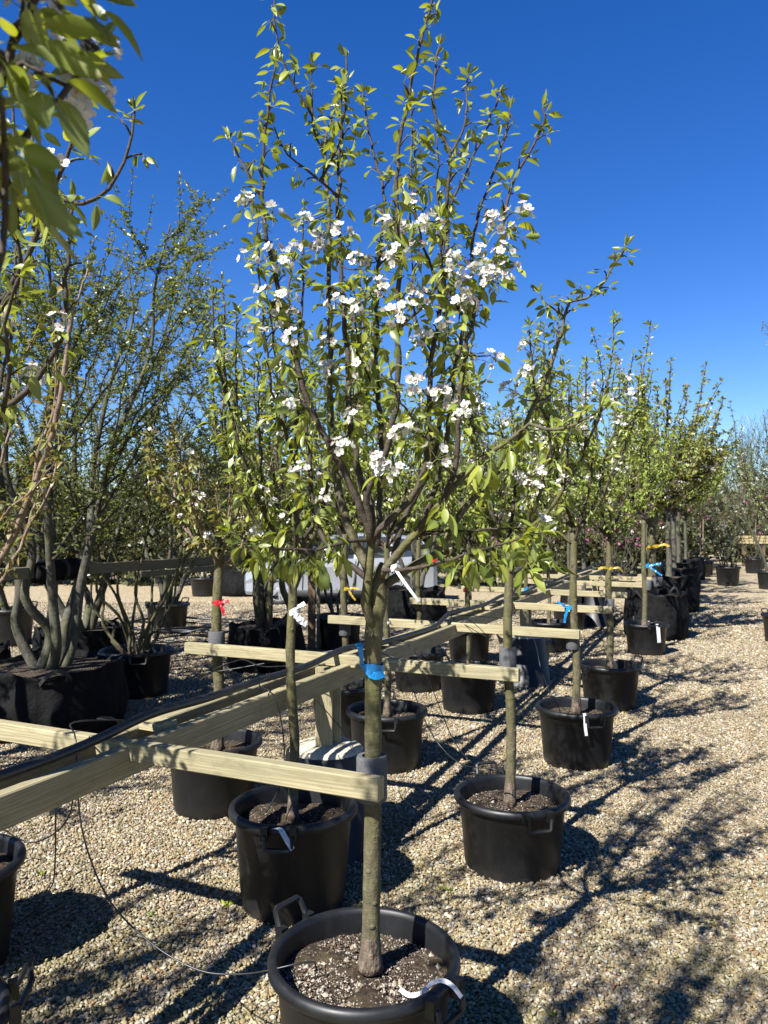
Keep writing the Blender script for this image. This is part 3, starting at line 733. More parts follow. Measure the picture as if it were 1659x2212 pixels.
class Tree:
    def __init__(self, base, seed):
        self.base = Vector(base); self.q = np.random.default_rng(seed)
        self.limbs = []; self.leaves = []; self.young = []; self.flowers = []; self.twig = MB(); self.fine = True; self.keep = None
    def limb(self, pts, r0, r1, sides=7, step=0.04, wig=0.006):
        P = catmull(pts, step); n = len(P)
        for i in range(1, n - 1): P[i] = P[i] + Vector(self.q.normal(0, wig * min(1, i / 4), 3)) * 0.5
        rad = [r0 + (r1 - r0) * (i / max(1, n - 1)) ** 0.85 for i in range(n)]
        self.limbs.append((P, rad, sides)); return P
    def rosette(self, p, up, k, ln, droop=(0.1, 1.1), vigor=1.0, az=None):
        q = self.q
        for j in range(k):
            a = q.uniform(0, 6.283) if az is None else az + q.normal(0, 0.8)
            el = -q.uniform(*droop)
            d = Vector((math.cos(a) * math.cos(el), math.sin(a) * math.cos(el), math.sin(el))) + up * 0.25
            self.leaves.append((Vector(p), d.normalized(), ln * q.uniform(0.5, 1.18)))
    def tip(self, p, d, ln, k=4):
        q = self.q
        for j in range(k):
            dd = (d + Vector(q.normal(0, 0.42, 3))).normalized()
            self.young.append((Vector(p), dd, ln * q.uniform(0.55, 0.95)))
    def dress(self, spacing, k=(3, 6), ln=0.055, start=0.12, bloom=None, spur=(0.01, 0.06), droop=(0.1, 1.4), tips=True, limbs=None, tipk=5):
        """short spurs with leaf rosettes along the limbs; bloom(height) gives the chance of a flower cluster"""
        q = self.q
        for (P, rad, sd) in (self.limbs if limbs is None else limbs):
            tot = sum((P[i + 1] - P[i]).length for i in range(len(P) - 1)); run = 0.0; nxt = tot * start
            for i in range(len(P) - 1):
                seg_ = P[i + 1] - P[i]; sl = seg_.length; r0_ = run; run += sl
                while nxt <= run and sl > 1e-6:
                    pc = P[i] + seg_ * ((nxt - r0_) / sl); frac = nxt / tot
                    nxt += spacing * q.uniform(0.6, 1.5)
                    t = seg_.normalized()
                    rd = Vector(q.normal(0, 1, 3)); rd = (rd - t * rd.dot(t)).normalized()
                    d = (rd + t * 0.5 + Vector((0, 0, 0.35))).normalized()
                    ls = q.uniform(*spur) * (1.2 - 0.6 * frac)
                    e = pc + d * (rad[i] + ls)
                    if ls > 0.012: self.twig.tube([pc, pc + d * (rad[i] + ls * 0.5) + t * 0.004, e], [min(0.003, rad[i]), 0.0022, 0.0024], 4 if self.fine else 3, cap=self.fine)
                    kk = int(q.integers(k[0], k[1] + 1))
                    if bloom is not None and q.uniform() < bloom(pc, frac):
                        self.flowers.append((e, (d + Vector((0, 0, 0.4))).normalized())); kk = max(2, kk - 2)
                    self.rosette(e, t, kk, ln * (1.08 - 0.35 * frac), droop if frac < 0.75 else (droop[0] - 0.7, droop[1] * 0.45))
            if tips: self.tip(P[-1], (P[-1] - P[max(0, len(P) - 4)]).normalized(), ln * 0.9, tipk)
    def build(self, name, label, cat, group, bark, twigm, leafm, n_ind=0, templates=None, blossoms=None, trunk=None, trunk_r=None, bsc=1.0, branch_parts=True):
        root = empty(name, self.base, label, cat, group); B = self.base
        if trunk is not None:
            m = MB(); m.tube(trunk, trunk_r, 14 if n_ind else 9, lump=0.035, r=self.q); tk = m.build('trunk', bark, root, org=B)
            if n_ind:
                for kn in range(7):
                    j = int(len(trunk) * self.q.uniform(0.12, 0.92)); a = self.q.uniform(0, 6.283) if kn % 2 else self.q.uniform(3.6, 5.6); d = Vector((math.cos(a), math.sin(a), 0.25)); R = trunk_r[j]; c = Vector(trunk[j])
                    km = MB(); km.tube([c + d * R * 0.55, c + d * R * 0.9, c + d * (R * 1.03), c + d * (R * 1.08)], [R * 0.42, R * 0.40, R * 0.30, R * 0.12], 9, lump=0.12, r=self.q); km.build('knot', bark, tk, org=B)
        if branch_parts:
            for (P, rad, sd) in self.limbs:
                m = MB(); m.tube(P, rad, sd); m.build('branch', bark if rad[0] > 0.0125 and bark is not None else twigm, root, org=B)
        else:
            m = MB()
            for (P, rad, sd) in self.limbs: m.tube(P, rad, sd)
            m.build('branchwork', twigm, root, org=B)['kind'] = 'stuff'
        if self.twig.f:
            crown = self.twig.build('crown', twigm, root, org=B); crown['kind'] = 'stuff'
        else:
            crown = root
        off = B
        items = [(p, d, l, 0) for (p, d, l) in self.leaves] + [(p, d, l, 1) for (p, d, l) in self.young]
        if self.keep: items = [e for e in items if self.keep(e[0])]
        mats = []
        for (p, d, l, y) in items:
            x, yy, z = basis(d, self.q)
            mats.append((p, x * (l * self.q.uniform(0.75, 1.2)), yy * l, z * (l * self.q.uniform(0.4, 1.8))))
        order = []
        if n_ind:
            for i, (p, d, l, y) in enumerate(items):
                px, py, dep = project(p)
                if dep > 0.2 and -40 < px < IMG_W + 40 and -40 < py < IMG_H + 40: order.append((l / dep, i))
            order.sort(reverse=True)
        ind = set(i for _, i in order[:n_ind])
        for i in ind:
            p, x, y, z = mats[i]; o_ = p - off
            M = Matrix(((x.x, y.x, z.x, o_.x), (x.y, y.y, z.y, o_.y), (x.z, y.z, z.z, o_.z), (0, 0, 0, 1)))
            ti = int(self.q.integers(0, 5)) if not items[i][3] else 5 + int(self.q.integers(0, 2))
            link('leaf', leaf_mesh(ti, leafm), crown, M)
        rest = [i for i in range(len(items)) if i not in ind]
        if rest:
            T = templates or NEAR_T; YT = YOUNG_T if T is not FAR_T else FAR_T
            V = []; Fs = []; R = []; A = []; nb = 0
            for i in rest:
                tl = YT if items[i][3] else T
                tv, tf, tr = tl[int(self.q.integers(0, len(tl)))]
                p, x, y, z = mats[i]; M3 = np.array((x, y, z)); V.append(tv @ M3 + np.array(p - off))
                Fs += [tuple(nb + k for k in f) for f in tf]; nb += len(tv); R.append(tr); A.append(np.full(len(tv), self.q.uniform()))
            me = bpy.data.meshes.new('foliage'); me.from_pydata(np.concatenate(V).tolist(), [], Fs); me.materials.append(leafm)
            me.polygons.foreach_set('use_smooth', [True] * len(Fs))
            me.attributes.new('rib', 'FLOAT', 'POINT').data.foreach_set('value', np.concatenate(R))
            me.attributes.new('var', 'FLOAT', 'POINT').data.foreach_set('value', np.concatenate(A))
            link('foliage', me, crown)['kind'] = 'stuff'
        bl = blossoms or BLOSSOM
        for (p, d) in self.flowers:
            R3 = d.to_track_quat('Z', 'Y').to_matrix().to_4x4()
            s = bsc * self.q.uniform(0.85, 1.15)
            link('blossom', bl[int(self.q.integers(0, len(bl)))], crown, Matrix.Translation(p - off) @ R3 @ Matrix.Rotation(self.q.uniform(0, 6.28), 4, 'Z') @ Matrix.Scale(s, 4))
        return root

def vase(t, fork, top, n, spread, q, r0=0.014, subs=2, sides=6, curve=2.2, r1=0.0028, lean=(0, 0), base_xy=None, step=0.05, subsp=(0.12, 0.35), wob=0.012):
    """upright limbs leaving the fork and bending skyward"""
    bx, by = base_xy if base_xy is not None else (t.base.x, t.base.y)
    for i in range(n):
        a = 2 * math.pi * i / n + q.uniform(-0.35, 0.35); reach = spread * q.uniform(0.45, 1.05)
        z0 = fork + q.uniform(-0.10, 0.10); z1 = fork + (top - fork) * q.uniform(0.62, 1.0)
        pts = []
        for k in range(7):
            u = k / 6; rr = reach * (1 - (1 - u) ** curve)
            pts.append(Vector((bx + rr * math.cos(a) + lean[0] * u, by + rr * math.sin(a) + lean[1] * u, z0 + (z1 - z0) * u ** 1.12)) + Vector(q.normal(0, wob * u + 0.004, 3)))
        P = t.limb(pts, r0 * q.uniform(0.75, 1.05), r1, sides, step)
        for s in range(subs):
            f0 = q.uniform(0.2, 0.65); j = int(f0 * len(P)); p0 = P[j]; a2 = a + q.uniform(-1.5, 1.5); ln = (z1 - p0.z) * q.uniform(0.45, 0.95)
            sp = ln * q.uniform(*subsp)
            t.limb([p0, p0 + Vector((math.cos(a2) * sp * 0.7, math.sin(a2) * sp * 0.7, ln * 0.3)), p0 + Vector((math.cos(a2) * sp, math.sin(a2) * sp, ln * 0.65)), p0 + Vector((math.cos(a2) * sp * 1.1, math.sin(a2) * sp * 1.1, ln))], r0 * 0.5, r1, max(4, sides - 1), step)

def trunk_line(base, top, q, wig=0.008, n=9, flare=1.45, r0=0.03, r1=0.026):
    a, b = Vector(base), Vector(top); pts = []; rad = []
    for i in range(n * 3 + 1):
        u = i / (n * 3)
        pts.append(a.lerp(b, u) + Vector((math.sin(u * 7 + q.uniform(-.2, .2)) * wig, math.cos(u * 5) * wig * 0.6, 0)) * (4 * u * (1 - u)))
        r = r0 + (r1 - r0) * u
        fl = 1 + (flare - 1) * max(0, 1 - u / 0.09) ** 1.6
        rad.append(r * fl * (1 + (0.09 if i % 4 == 2 else 0) * q.uniform(0.2, 1)))
    return pts, rad

# ------------------------------------------------------------------ the main pear tree
AY = ORIGIN.y
potA = pot(ORIGIN.x - 0.015, AY, 'large black pot with white looped tag holding the nearest central pear tree', haz=141, fold=(False, True))
crumbs(potA, 5200, 5)
tA = Tree((ORIGIN.x, AY, 0.33), 11); q = tA.q
tr = catmull([W(800, 2092, AY), W(803, 1900, AY), W(806, 1700, AY), W(806, 1500, AY), W(807, 1360, AY), W(817, 1300, AY + 0.01), W(817, 1255, AY + 0.01), W(824, 1215, AY + 0.02)], 0.03)
n = len(tr); trr = []
for i in range(n):
    u = i / (n - 1)
    trr.append((0.0268 - 0.0022 * u) * (1 + 0.55 * max(0, 1 - u / 0.13) ** 1.5) * (1 + (0.06 if i % 5 == 3 else 0) * q.uniform(0.3, 1)) * (1.10 if 0.8 < u < 0.93 else 1) * (0.86 if u > 0.95 else 1) * (0.8 if u > 0.975 else 1) * (0.4 if i == n - 1 else 1))
def LA(pts, dz, r0, r1=0.003, wig=0.005, z0=0.0, sides=8):
    """limb of the main tree: outline points, depth growing from z0 to dz along the limb"""
    k = len(pts); return tA.limb([W(x, y, AY + z0 + (dz - z0) * (i / (k - 1)) ** 0.9) for i, (x, y) in enumerate(pts)], r0 * 0.86, r1, sides, 0.035, wig)
LA([(806, 1352), (789, 1303), (793, 1268), (799, 1205), (804, 1150), (808, 1120)], -0.05, 0.019, 0.012, 0.002, -0.012, 10)
LA([(802, 1175), (797, 1140), (783, 1111), (777, 1095), (735, 1005), (703, 947), (666, 868), (640, 783), (613, 693), (602, 630), (587, 571), (571, 476), (566, 402), (568, 339), (579, 233), (587, 175), (597, 132)], -0.16, 0.0145, z0=-0.05)
LA([(566, 418), (545, 400), (523, 349), (497, 302)], -0.05, 0.005, 0.0022, z0=-0.12)
LA([(803, 1170), (803, 1106), (783, 1043), (767, 974), (756, 921), (751, 815), (748, 762), (743, 683), (738, 614), (735, 529), (730, 423), (735, 296), (743, 228), (748, 127)], 0.06, 0.014, z0=-0.05)
LA([(730, 423), (672, 374), (640, 353), (603, 305), (592, 273)], -0.12, 0.0055, 0.002, z0=0.03)
LA([(796, 1232), (762, 1159), (735, 1080), (719, 995), (714, 900), (711, 815), (714, 736), (711, 656), (711, 529), (710, 423), (703, 328), (709, 286), (730, 212)], 0.22, 0.018)
LA([(703, 335), (688, 308), (676, 270), (672, 180), (676, 140)], 0.2, 0.005, 0.002, z0=0.2)
LA([(800, 1255), (727, 1196), (698, 1160), (675, 1100), (668, 980), (655, 860), (630, 760), (622, 640), (632, 560)], 0.34, 0.013)
LA([(801, 1172), (815, 1145), (851, 1117), (899, 1058), (922, 984), (926, 841), (935, 760), (947, 709), (950, 600), (955, 520), (968, 413), (973, 333), (942, 265), (939, 159), (949, 100)], -0.02, 0.013, z0=-0.05)
LA([(973, 333), (1005, 265), (1010, 164)], 0.06, 0.005, 0.002, z0=-0.02)
LA([(803, 1165), (797, 1110), (794, 1064), (820, 1016), (841, 942), (857, 857), (862, 762), (862, 656), (859, 529), (857, 413), (862, 317), (878, 238), (899, 138), (918, 63), (934, -2), (938, -30)], -0.24, 0.0135, z0=-0.05)
LA([(815, 1180), (822, 1050), (825, 921), (817, 857), (812, 736), (817, 603), (825, 503), (830, 413), (809, 344), (788, 233), (783, 201)], 0.36, 0.012, z0=0.03)
LA([(850, 1200), (880, 1100), (930, 1010), (950, 900), (958, 800), (962, 656), (968, 529), (973, 450), (1010, 365), (1063, 249), (1079, 206)], 0.3, 0.011)
LA([(905, 1145), (940, 1060), (963, 960), (980, 815), (999, 720), (1016, 650), (1021, 529), (1037, 450), (1069, 365), (1095, 275), (1100, 238)], 0.12, 0.011, z0=-0.06)
LA([(960, 1080), (985, 1000), (989, 942), (1000, 815), (1021, 693), (1040, 620), (1074, 545), (1095, 439), (1121, 370), (1153, 312), (1180, 254), (1172, 233)], -0.18, 0.010, z0=-0.1)
LA([(820, 1245), (862, 1191), (915, 1138), (952, 1085), (1000, 1032), (1042, 990), (1095, 953), (1143, 918), (1180, 929), (1222, 924), (1264, 908), (1296, 879)], -0.2, 0.0175, 0.0028)
LA([(822, 1270), (860, 1245), (900, 1215), (935, 1200), (960, 1170), (987, 1118), (1060, 1037), (1121, 956), (1149, 887), (1178, 818), (1214, 713), (1232, 651), (1264, 645), (1307, 609), (1350, 535)], 0.1, 0.0165, 0.0028, z0=0.02)
LA([(1222, 685), (1174, 651), (1166, 635)], 0.12, 0.004, 0.002, z0=0.09)
LA([(800, 1165), (751, 1172), (698, 1185), (635, 1188), (566, 1180), (500, 1150)], -0.3, 0.008, 0.0025, z0=-0.04)
LA([(826, 1232), (899, 1228), (957, 1212), (1026, 1191), (1100, 1170), (1170, 1150)], -0.3, 0.0085, 0.0025, z0=-0.02)
LA([(894, 1158), (968, 1148), (1074, 1143), (1150, 1140)], -0.05, 0.006, 0.002, z0=-0.02)
LA([(1010, 1196), (1074, 1222), (1121, 1228), (1158, 1212)], -0.3, 0.005, 0.002, z0=-0.18)
LA([(990, 1032), (936, 984), (894, 905), (862, 863), (841, 789)], -0.28, 0.006, 0.002, z0=-0.11)
# extra fine uprights between the traced limbs
for i in range(10):
    P, rad, sd = tA.limbs[int(q.integers(1, 19))]; j = int(len(P) * q.uniform(0.3, 0.6)); p0 = P[j]
    ln = q.uniform(0.25, 0.55); a = q.uniform(0, 6.28); sp = q.uniform(0.05, 0.14)
    tA.limb([p0, p0 + Vector((math.cos(a) * sp, math.sin(a) * sp, ln * 0.4)), p0 + Vector((math.cos(a) * sp * 1.2, math.sin(a) * sp * 1.2, ln))], 0.005, 0.002, 5, 0.04)
tA.dress(0.040, (3, 6), 0.0525, 0.20, spur=(0.008, 0.05), limbs=tA.limbs[1:], tipk=6)
CL = [(530, 440), (590, 450), (880, 435), (840, 485), (1075, 478), (1105, 482), (870, 560), (770, 575), (1040, 550), (1035, 600), (1065, 610), (1010, 650), (990, 690), (975, 725), (735, 668), (765, 672),
      (865, 692), (845, 690), (830, 620), (565, 620), (580, 680), (545, 565), (705, 735), (940, 857), (962, 860), (655, 1025), (830, 1012), (857, 1015), (1105, 570), (972, 570), (640, 540), (690, 520),
      (1165, 1130), (900, 545), (890, 500), (915, 650), (600, 560), (850, 545), (1050, 590), (1080, 605), (1000, 665), (620, 740), (690, 1080), (1020, 560), (880, 640), (660, 470), (745, 500), (800, 560), (925, 470), (985, 600), (610, 640), (650, 690), (790, 700), (900, 740), (1090, 540), (760, 780), (870, 830), (1120, 505), (820, 505), (700, 800), (640, 880), (785, 900), (880, 940), (1005, 905), (725, 960), (930, 1000), (570, 720), (1060, 760), (1120, 850)]
allp = [(P[i], project(P[i])) for (P, rad, sd) in tA.limbs for i in range(len(P))]
for (x, y) in CL:
    best = min(allp, key=lambda e: (e[1][0] - x) ** 2 + (e[1][1] - y) ** 2 + (60 * (e[0].y - AY + 0.2)) ** 2)
    Y = best[0].y - q.uniform(0.03, 0.08)
    p = W(x, y + 8, Y)
    if (p - best[0]).length > 0.14: p = best[0] + (p - best[0]).normalized() * 0.14
    e = p; tA.twig.tube([best[0], best[0].lerp(e, 0.5) + Vector((0, 0, -0.004)), e], [0.003, 0.0022, 0.002], 4)
    for _ in range(1 if q.uniform() < 0.72 else 2):
        tA.flowers.append((e + Vector(q.normal(0, 0.012, 3)), Vector((q.normal(-0.2, 0.5), -0.6 + q.normal(0, 0.4), 0.7)).normalized()))
    tA.rosette(e, Vector((0, 0, 1)), 4, 0.05)
for (x, y, dz) in ((575, 1190, -0.28), (610, 1195, -0.25), (640, 1200, -0.24), (668, 1200, -0.22), (695, 1205, -0.20), (555, 1195, -0.3), (530, 1172, -0.3), (1030, 1200, -0.2), (1060, 1190, -0.22), (1100, 1180, -0.25), (1150, 1170, -0.28), (1190, 1185, -0.3), (1140, 1215, -0.3), (985, 1220, -0.15), (1110, 1150, -0.1), (1170, 1120, -0.2), (740, 1185, -0.1), (960, 1085, -0.2), (1100, 960, -0.2), (1140, 930, -0.2), (1060, 990, -0.18)):
    p = W(x, y, AY + dz); best = min(allp, key=lambda e: (e[0] - p).length)[0]
    if (p - best).length > 0.09: p = best + (p - best).normalized() * 0.09
    tA.twig.tube([best, best.lerp(p, 0.5) + Vector((0, 0, 0.006)), p], [0.003, 0.0024, 0.002], 4); tA.rosette(p, Vector((0, 0, 0.3)), 6, 0.062, (0.6, 1.5))
tA.build('pear_tree', 'tall central pear tree with white blossom and a blue ribbon on its trunk', 'tree', 'potted pear trees', M_BARK, M_TWIG, M_LEAF, 300, NEAR_T, None, tr, trr)

# ------------------------------------------------------------------ ribbons, collars, tags
def ring(m, c, r, h, tilt=0.0, n=20, th=0.0015, taper=0.0, wob=0.0):
    vs = []; fs = []
    for j, (rr, zz) in enumerate(((r, -h / 2), (r + 0.002, 0), (r, h / 2), (r - th, h / 2), (r - th, -h / 2))):
        for k in range(n):
            a = 2 * math.pi * k / n; vs.append((c[0] + rr * math.cos(a), c[1] + rr * math.sin(a), c[2] + zz + tilt * math.cos(a) + wob * math.sin(3 * a)))
    for j in range(5):
        for k in range(n): fs.append((j * n + k, j * n + (k + 1) % n, ((j + 1) % 5) * n + (k + 1) % n, ((j + 1) % 5) * n + k))
    m.add(vs, fs)
def ribbon(c, r, mat, label, tails, h=0.03, tilt=0.008, name='ribbon', cat='ribbon'):
    """tape tied round a trunk: band, knot and loose tails (each tail a list of offsets from the knot)"""
    c = Vector(c); o = empty(name, c, label, cat, 'marker ribbons on trunks')
    m = MB(); ring(m, (0, 0, 0), r + 0.002, h, tilt, 24, wob=0.002); m.build('band', mat, o, smooth=True, angle=40)
    for (start, pts, w) in tails:
        s = Vector(start); m = MB(); P = catmull([s + Vector(p) for p in [(0, 0, 0)] + pts], 0.012)
        wd = [Vector((0.25 * math.sin(i * 0.7), 0.35, 0.9 + 0.2 * math.cos(i * 0.9))) if abs((P[-1] - P[0]).normalized().z) < 0.7 else Vector((0.9, 0.25 * math.sin(i * 0.6), 0.2)) for i in range(len(P))]
        jr = random.Random(len(P) * 7 + int(1000 * abs(s.x)))
        P = [p + Vector((jr.uniform(-1, 1), jr.uniform(-1, 1), jr.uniform(-1, 1))) * (0.06 * w if i else 0) for i, p in enumerate(P)]
        wd = [d_ + Vector((jr.uniform(-.3, .3), jr.uniform(-.3, .3), jr.uniform(-.2, .2))) for d_ in wd]
        ww = [w * (0.35 + 0.65 * min(1, i / 3)) * jr.uniform(0.7, 1.1) for i in range(len(P))]
        m.strip(P, wd, ww, 0.0012); m.build('tail', mat, o, smooth=False)
    m = MB(); s = Vector(tails[0][0]); m.tube([s + Vector((-0.008, 0, 0.004)), s, s + Vector((0.008, 0, -0.004))], [0.004, 0.007, 0.004], 7); m.build('knot', mat, o)
    return o
def collar(c, r, label, h=0.135, ro=0.017):
    o = MB(); prof = [(r, 0), (r + ro - 0.003, 0.001), (r + ro, 0.006), (r + ro, h - 0.006), (r + ro - 0.003, h), (r, h), (r, 0)]
    o.lathe(prof, 28, close_bottom=False); ob = o.build('foam_collar', M_FOAM, smooth=True, angle=40); ob.location = Vector(c) - Vector((0, 0, h / 2))
    tag(ob, label, 'foam collar', 'grey foam collars on trunks')
def wire_tie(c, r, label):
    m = MB()
    for z in (-0.02, 0.015): ring(m, (0, 0, z), r, 0.016, 0.004, 20, 0.003)
    o = m.build('tree_tie', M_STRAP, smooth=False); o.location = c; tag(o, label, 'tree tie', 'black tree ties')
cA = W(806, 1440, AY)
ribbon(cA, 0.031, M_BLUE, 'bright blue ribbon tied around the main pear trunk', [((-0.030, -0.014, 0.005), [(-0.006, -0.008, 0.03), (-0.008, -0.008, 0.055), (-0.017, -0.004, 0.068)], 0.018),
        ((-0.026, -0.020, 0.0), [(0.012, -0.014, -0.012), (0.034, -0.018, -0.020), (0.052, -0.014, -0.016), (0.060, -0.008, -0.014)], 0.025)], 0.022, -0.003)
collar(W(803, 1680, AY), 0.030, 'grey foam collar between the nearest beam end and the main trunk')
# white plastic tie at the fork
m = MB(); p0 = W(852, 1226, AY - 0.04)
P = catmull([p0, W(868, 1250, AY - 0.08), W(890, 1280, AY - 0.09), W(905, 1300, AY - 0.085)], 0.01); m.strip(P, Vector((0.9, 0.2, 0.5)), 0.009, 0.0008)
ring(m, p0, 0.0105, 0.02, 0.003, 14)
tag(m.build('plastic_tag', M_WHITE, smooth=False), 'long white plastic tag hanging at the fork of the main pear', 'tag')
def pot_tag(c, ang, label, pts, w=0.018):
    m = MB(); P = catmull([Vector(c) + Vector(p) for p in pts], 0.008); m.strip(P, Vector((math.cos(ang), math.sin(ang), 0)), w, 0.0012)
    tag(m.build('plastic_tag', M_WHITE, smooth=False), label, 'tag', 'white plastic pot tags')
m = MB(); P = catmull([Vector(p) for p in ((0.045, 2.205, 0.378), (0.072, 2.184, 0.373), (0.105, 2.174, 0.386), (0.135, 2.176, 0.412), (0.165, 2.166, 0.4245), (0.192, 2.150, 0.418), (0.215, 2.138, 0.395))], 0.008)
m.strip(P, [Vector((0.3, 0.6, 0.7))] * len(P), 0.0125, 0.0008); tag(m.build('plastic_tag', M_WHITE, smooth=False), 'curled white tag looped on the rim of the main pot', 'tag', 'white plastic pot tags')

# ------------------------------------------------------------------ the other potted trees of the frame
def pear(x, y, seed, label, trunk_r, fork, top, n, spread, leafm=M_LEAF, ln=0.052, spacing=0.075, bloom=0.18, n_ind=0, templates=MID_T, bark=M_BARK, twigm=M_TWIG,
         subs=2, lean=(0, 0), name='pear_tree', k=(3, 6), spur=(0.01, 0.06), bsc=1.0, group='potted pear trees', branch_parts=True, r0=0.014, curve=2.2, z0=0.33, bloom_z=(0.15, 0.75), sides=6, tips=True, extra=None, subsp=(0.12, 0.35), keep=None, wob=0.012):
    t = Tree((x, y, z0), seed); q = t.q
    P, R = trunk_line((x, y, z0), (x + lean[0] * 0.3, y + lean[1] * 0.3, fork + 0.03), q, 0.012, r0=trunk_r, r1=trunk_r * 0.82)
    vase(t, fork, top, n, spread, q, r0, subs, sides, curve, lean=lean, base_xy=(x + lean[0] * 0.3, y + lean[1] * 0.3), subsp=subsp, wob=wob)
    if extra: extra(t)
    t.keep = keep
    def bl(p, f): return bloom if bloom_z[0] < f < bloom_z[1] else bloom * 0.1
    t.dress(spacing, k, ln, 0.12, bl if bloom else None, spur, tips=tips)
    t.build(name, label, 'tree', group, bark, twigm, leafm, n_ind, templates, None if n_ind else BLOSSOM_S, P, R, bsc, branch_parts)
    return t

XB, YB = 0.645, 3.88
pot(XB, YB, 'black pot sunk a little in the gravel right of the main trunk', haz=-75, fold=(True, False), sink=0.05)
pear(XB - 0.01, YB, 21, 'blossoming pear in the second pot of the right row, no ribbon', 0.026, 1.55, 2.95, 9, 0.50, spacing=0.034, bloom=0.30, n_ind=260, z0=0.28, templates=NEAR_T, ln=0.054)
collar(W(1097, 1427, YB), 0.026, 'grey foam collar on the second pear of the right row')
XC, YC = 1.386, 5.53
pot(XC, YC, 'black pot with long white tag, third of the right row', haz=-80, fold=(True, True))
pear(XC, YC, 22, 'pear with pale trunk and light blue ribbon, third of the right row', 0.030, 1.62, 3.05, 10, 0.55, spacing=0.036, bloom=0.16, n_ind=120, lean=(-0.05, 0), ln=0.05, wob=0.03, subsp=(0.2, 0.55))
collar(W(1237, 1382, YC), 0.030, 'grey foam collar on the third tree of the right row')
ribbon(W(1229, 1313, YC), 0.028, M_BLUE, 'light blue ribbon on the third tree of the right row', [((-0.02, -0.02, 0), [(-0.04, -0.02, 0.03), (-0.075, -0.02, 0.05)], 0.02), ((-0.015, -0.025, -0.01), [(-0.02, -0.02, -0.04), (-0.03, -0.02, -0.09)], 0.022)])
pot_tag((XC - 0.02, YC - 0.297, 0.395), 0.0, 'long white tag hanging down the third pot', [(0, 0.03, 0.0), (0, 0.012, 0.022), (0, -0.012, 0.016), (0.0, -0.02, -0.05), (0.008, -0.022, -0.12)], 0.02)
XD, YD = 2.12, 7.2
pot(XD, YD, 'black pot with a handle standing out to the right, fourth of the right row', haz=20, fold=(False, True))
pear(XD, YD, 23, 'bright green leafy tree with a yellow ribbon, fourth of the right row', 0.032, 1.55, 3.2, 8, 0.85, M_LEAFG, 0.042, 0.03, 0.02, subs=4, k=(4, 7), group='potted fruit trees', name='fruit_tree', curve=1.5, n_ind=60, subsp=(0.3, 1.0), wob=0.05)
collar(W(1316, 1309, YD), 0.031, 'grey foam collar on the fourth tree of the right row')
ribbon(W(1317, 1228, YD), 0.031, M_YELLOW, 'yellow ribbon high on the fourth trunk of the right row', [((-0.02, -0.025, 0), [(-0.05, -0.02, 0.012), (-0.1, -0.02, 0.0)], 0.022), ((0.02, -0.025, 0), [(0.05, -0.02, 0.01), (0.09, -0.02, -0.03)], 0.02)])
XE, YE = 3.49, 10.2
pot(XE, YE, 'black pot with a long white tag in front of the big tree bag', haz=90)
pear(XE - 0.02, YE, 24, 'slim young tree with trailing blue ribbon in front of the big tree bag', 0.035, 1.75, 3.2, 7, 0.6, M_LEAFG, 0.042, 0.05, 0.0, subs=2, group='potted fruit trees', name='fruit_tree', branch_parts=False)
ribbon(W(1397, 1222, YE), 0.035, M_BLUE, 'blue ribbon with trailing ends by the big tree bag', [((0.02, -0.03, 0), [(0.08, -0.02, 0.02), (0.15, -0.02, 0.03)], 0.03), ((0.02, -0.03, -0.01), [(0.07, -0.02, -0.05), (0.16, -0.02, -0.12)], 0.03)], 0.05)
collar(W(1399, 1264, YE), 0.034, 'grey foam collar on the slim tree by the big bag')
pot_tag((XE + 0.05, YE - 0.297, 0.395), 0.0, 'long white tag on the pot in front of the big bag', [(0, 0.03, 0.02), (0, 0.0, 0.03), (0.0, -0.02, -0.05), (0.01, -0.022, -0.2)], 0.045)

# middle row, beside the rails
XM, YM = -0.41, 3.49
pot(XM, YM, 'tall black pot with a white tag behind the main pot', haz=-95, scale=(1, 1, 1.09), fold=(True, False))
tM1 = pear(XM - 0.005, YM, 31, 'pear with white paper ribbon just left of the main trunk', 0.0235, 1.50, 2.95, 9, 0.52, spacing=0.034, bloom=0.09, n_ind=260, lean=(0.0, 0.0), templates=NEAR_T, z0=0.36)
c = W(636, 1320, YM)
ribbon(c, 0.0255, M_WHITE, 'torn white paper ribbon on the trunk left of the main pear', [((0.0, -0.026, -0.004), [(0.02, -0.012, -0.02), (0.045, -0.012, -0.045), (0.06, -0.008, -0.052)], 0.034),
       ((0.012, -0.022, 0.012), [(0.012, -0.008, 0.014), (0.026, -0.006, 0.018), (0.038, -0.004, 0.026)], 0.022)], 0.03, 0.012)
pot_tag((XM - 0.02, YM - 0.30, 0.43), 0.5, 'bent white tag on the rim of the pot behind the main pot', [(-0.03, 0.01, 0.012), (0.0, -0.006, 0.016), (0.02, -0.02, -0.008), (0.055, -0.026, -0.06)], 0.022)
crumbs(None if False else bpy.data.objects['plant_pot.001'] if 'plant_pot.001' in bpy.data.objects else potA, 900, 8)
MID = [(0.02, 5.45, 32, 'black pot right behind the concrete footing', 'pear with a thin white band, behind the main trunk above the footing'),
       (0.78, 7.1, 33, 'black pot under the second cross beam end', 'pear with a red band on its trunk behind the second cross beam'),
       (1.63, 8.75, 34, 'black pot beside the second concrete footing', 'pear with a blue band, first behind the third cross beam'),
       (2.24, 10.4, 35, 'black pot with white tag left of the third trunk, far back', 'thin pear with a blue band far behind the third cross beam')]
for i, (x, y, sd_, pl, tl) in enumerate(MID):
    pot(x, y, pl, haz=-90 + 40 * i, fold=(True, False))
    pear(x, y, sd_, tl, 0.025, 1.55, 2.85, 9, 0.5, spacing=0.045, bloom=0.06, branch_parts=False, templates=MID_T, subs=2)
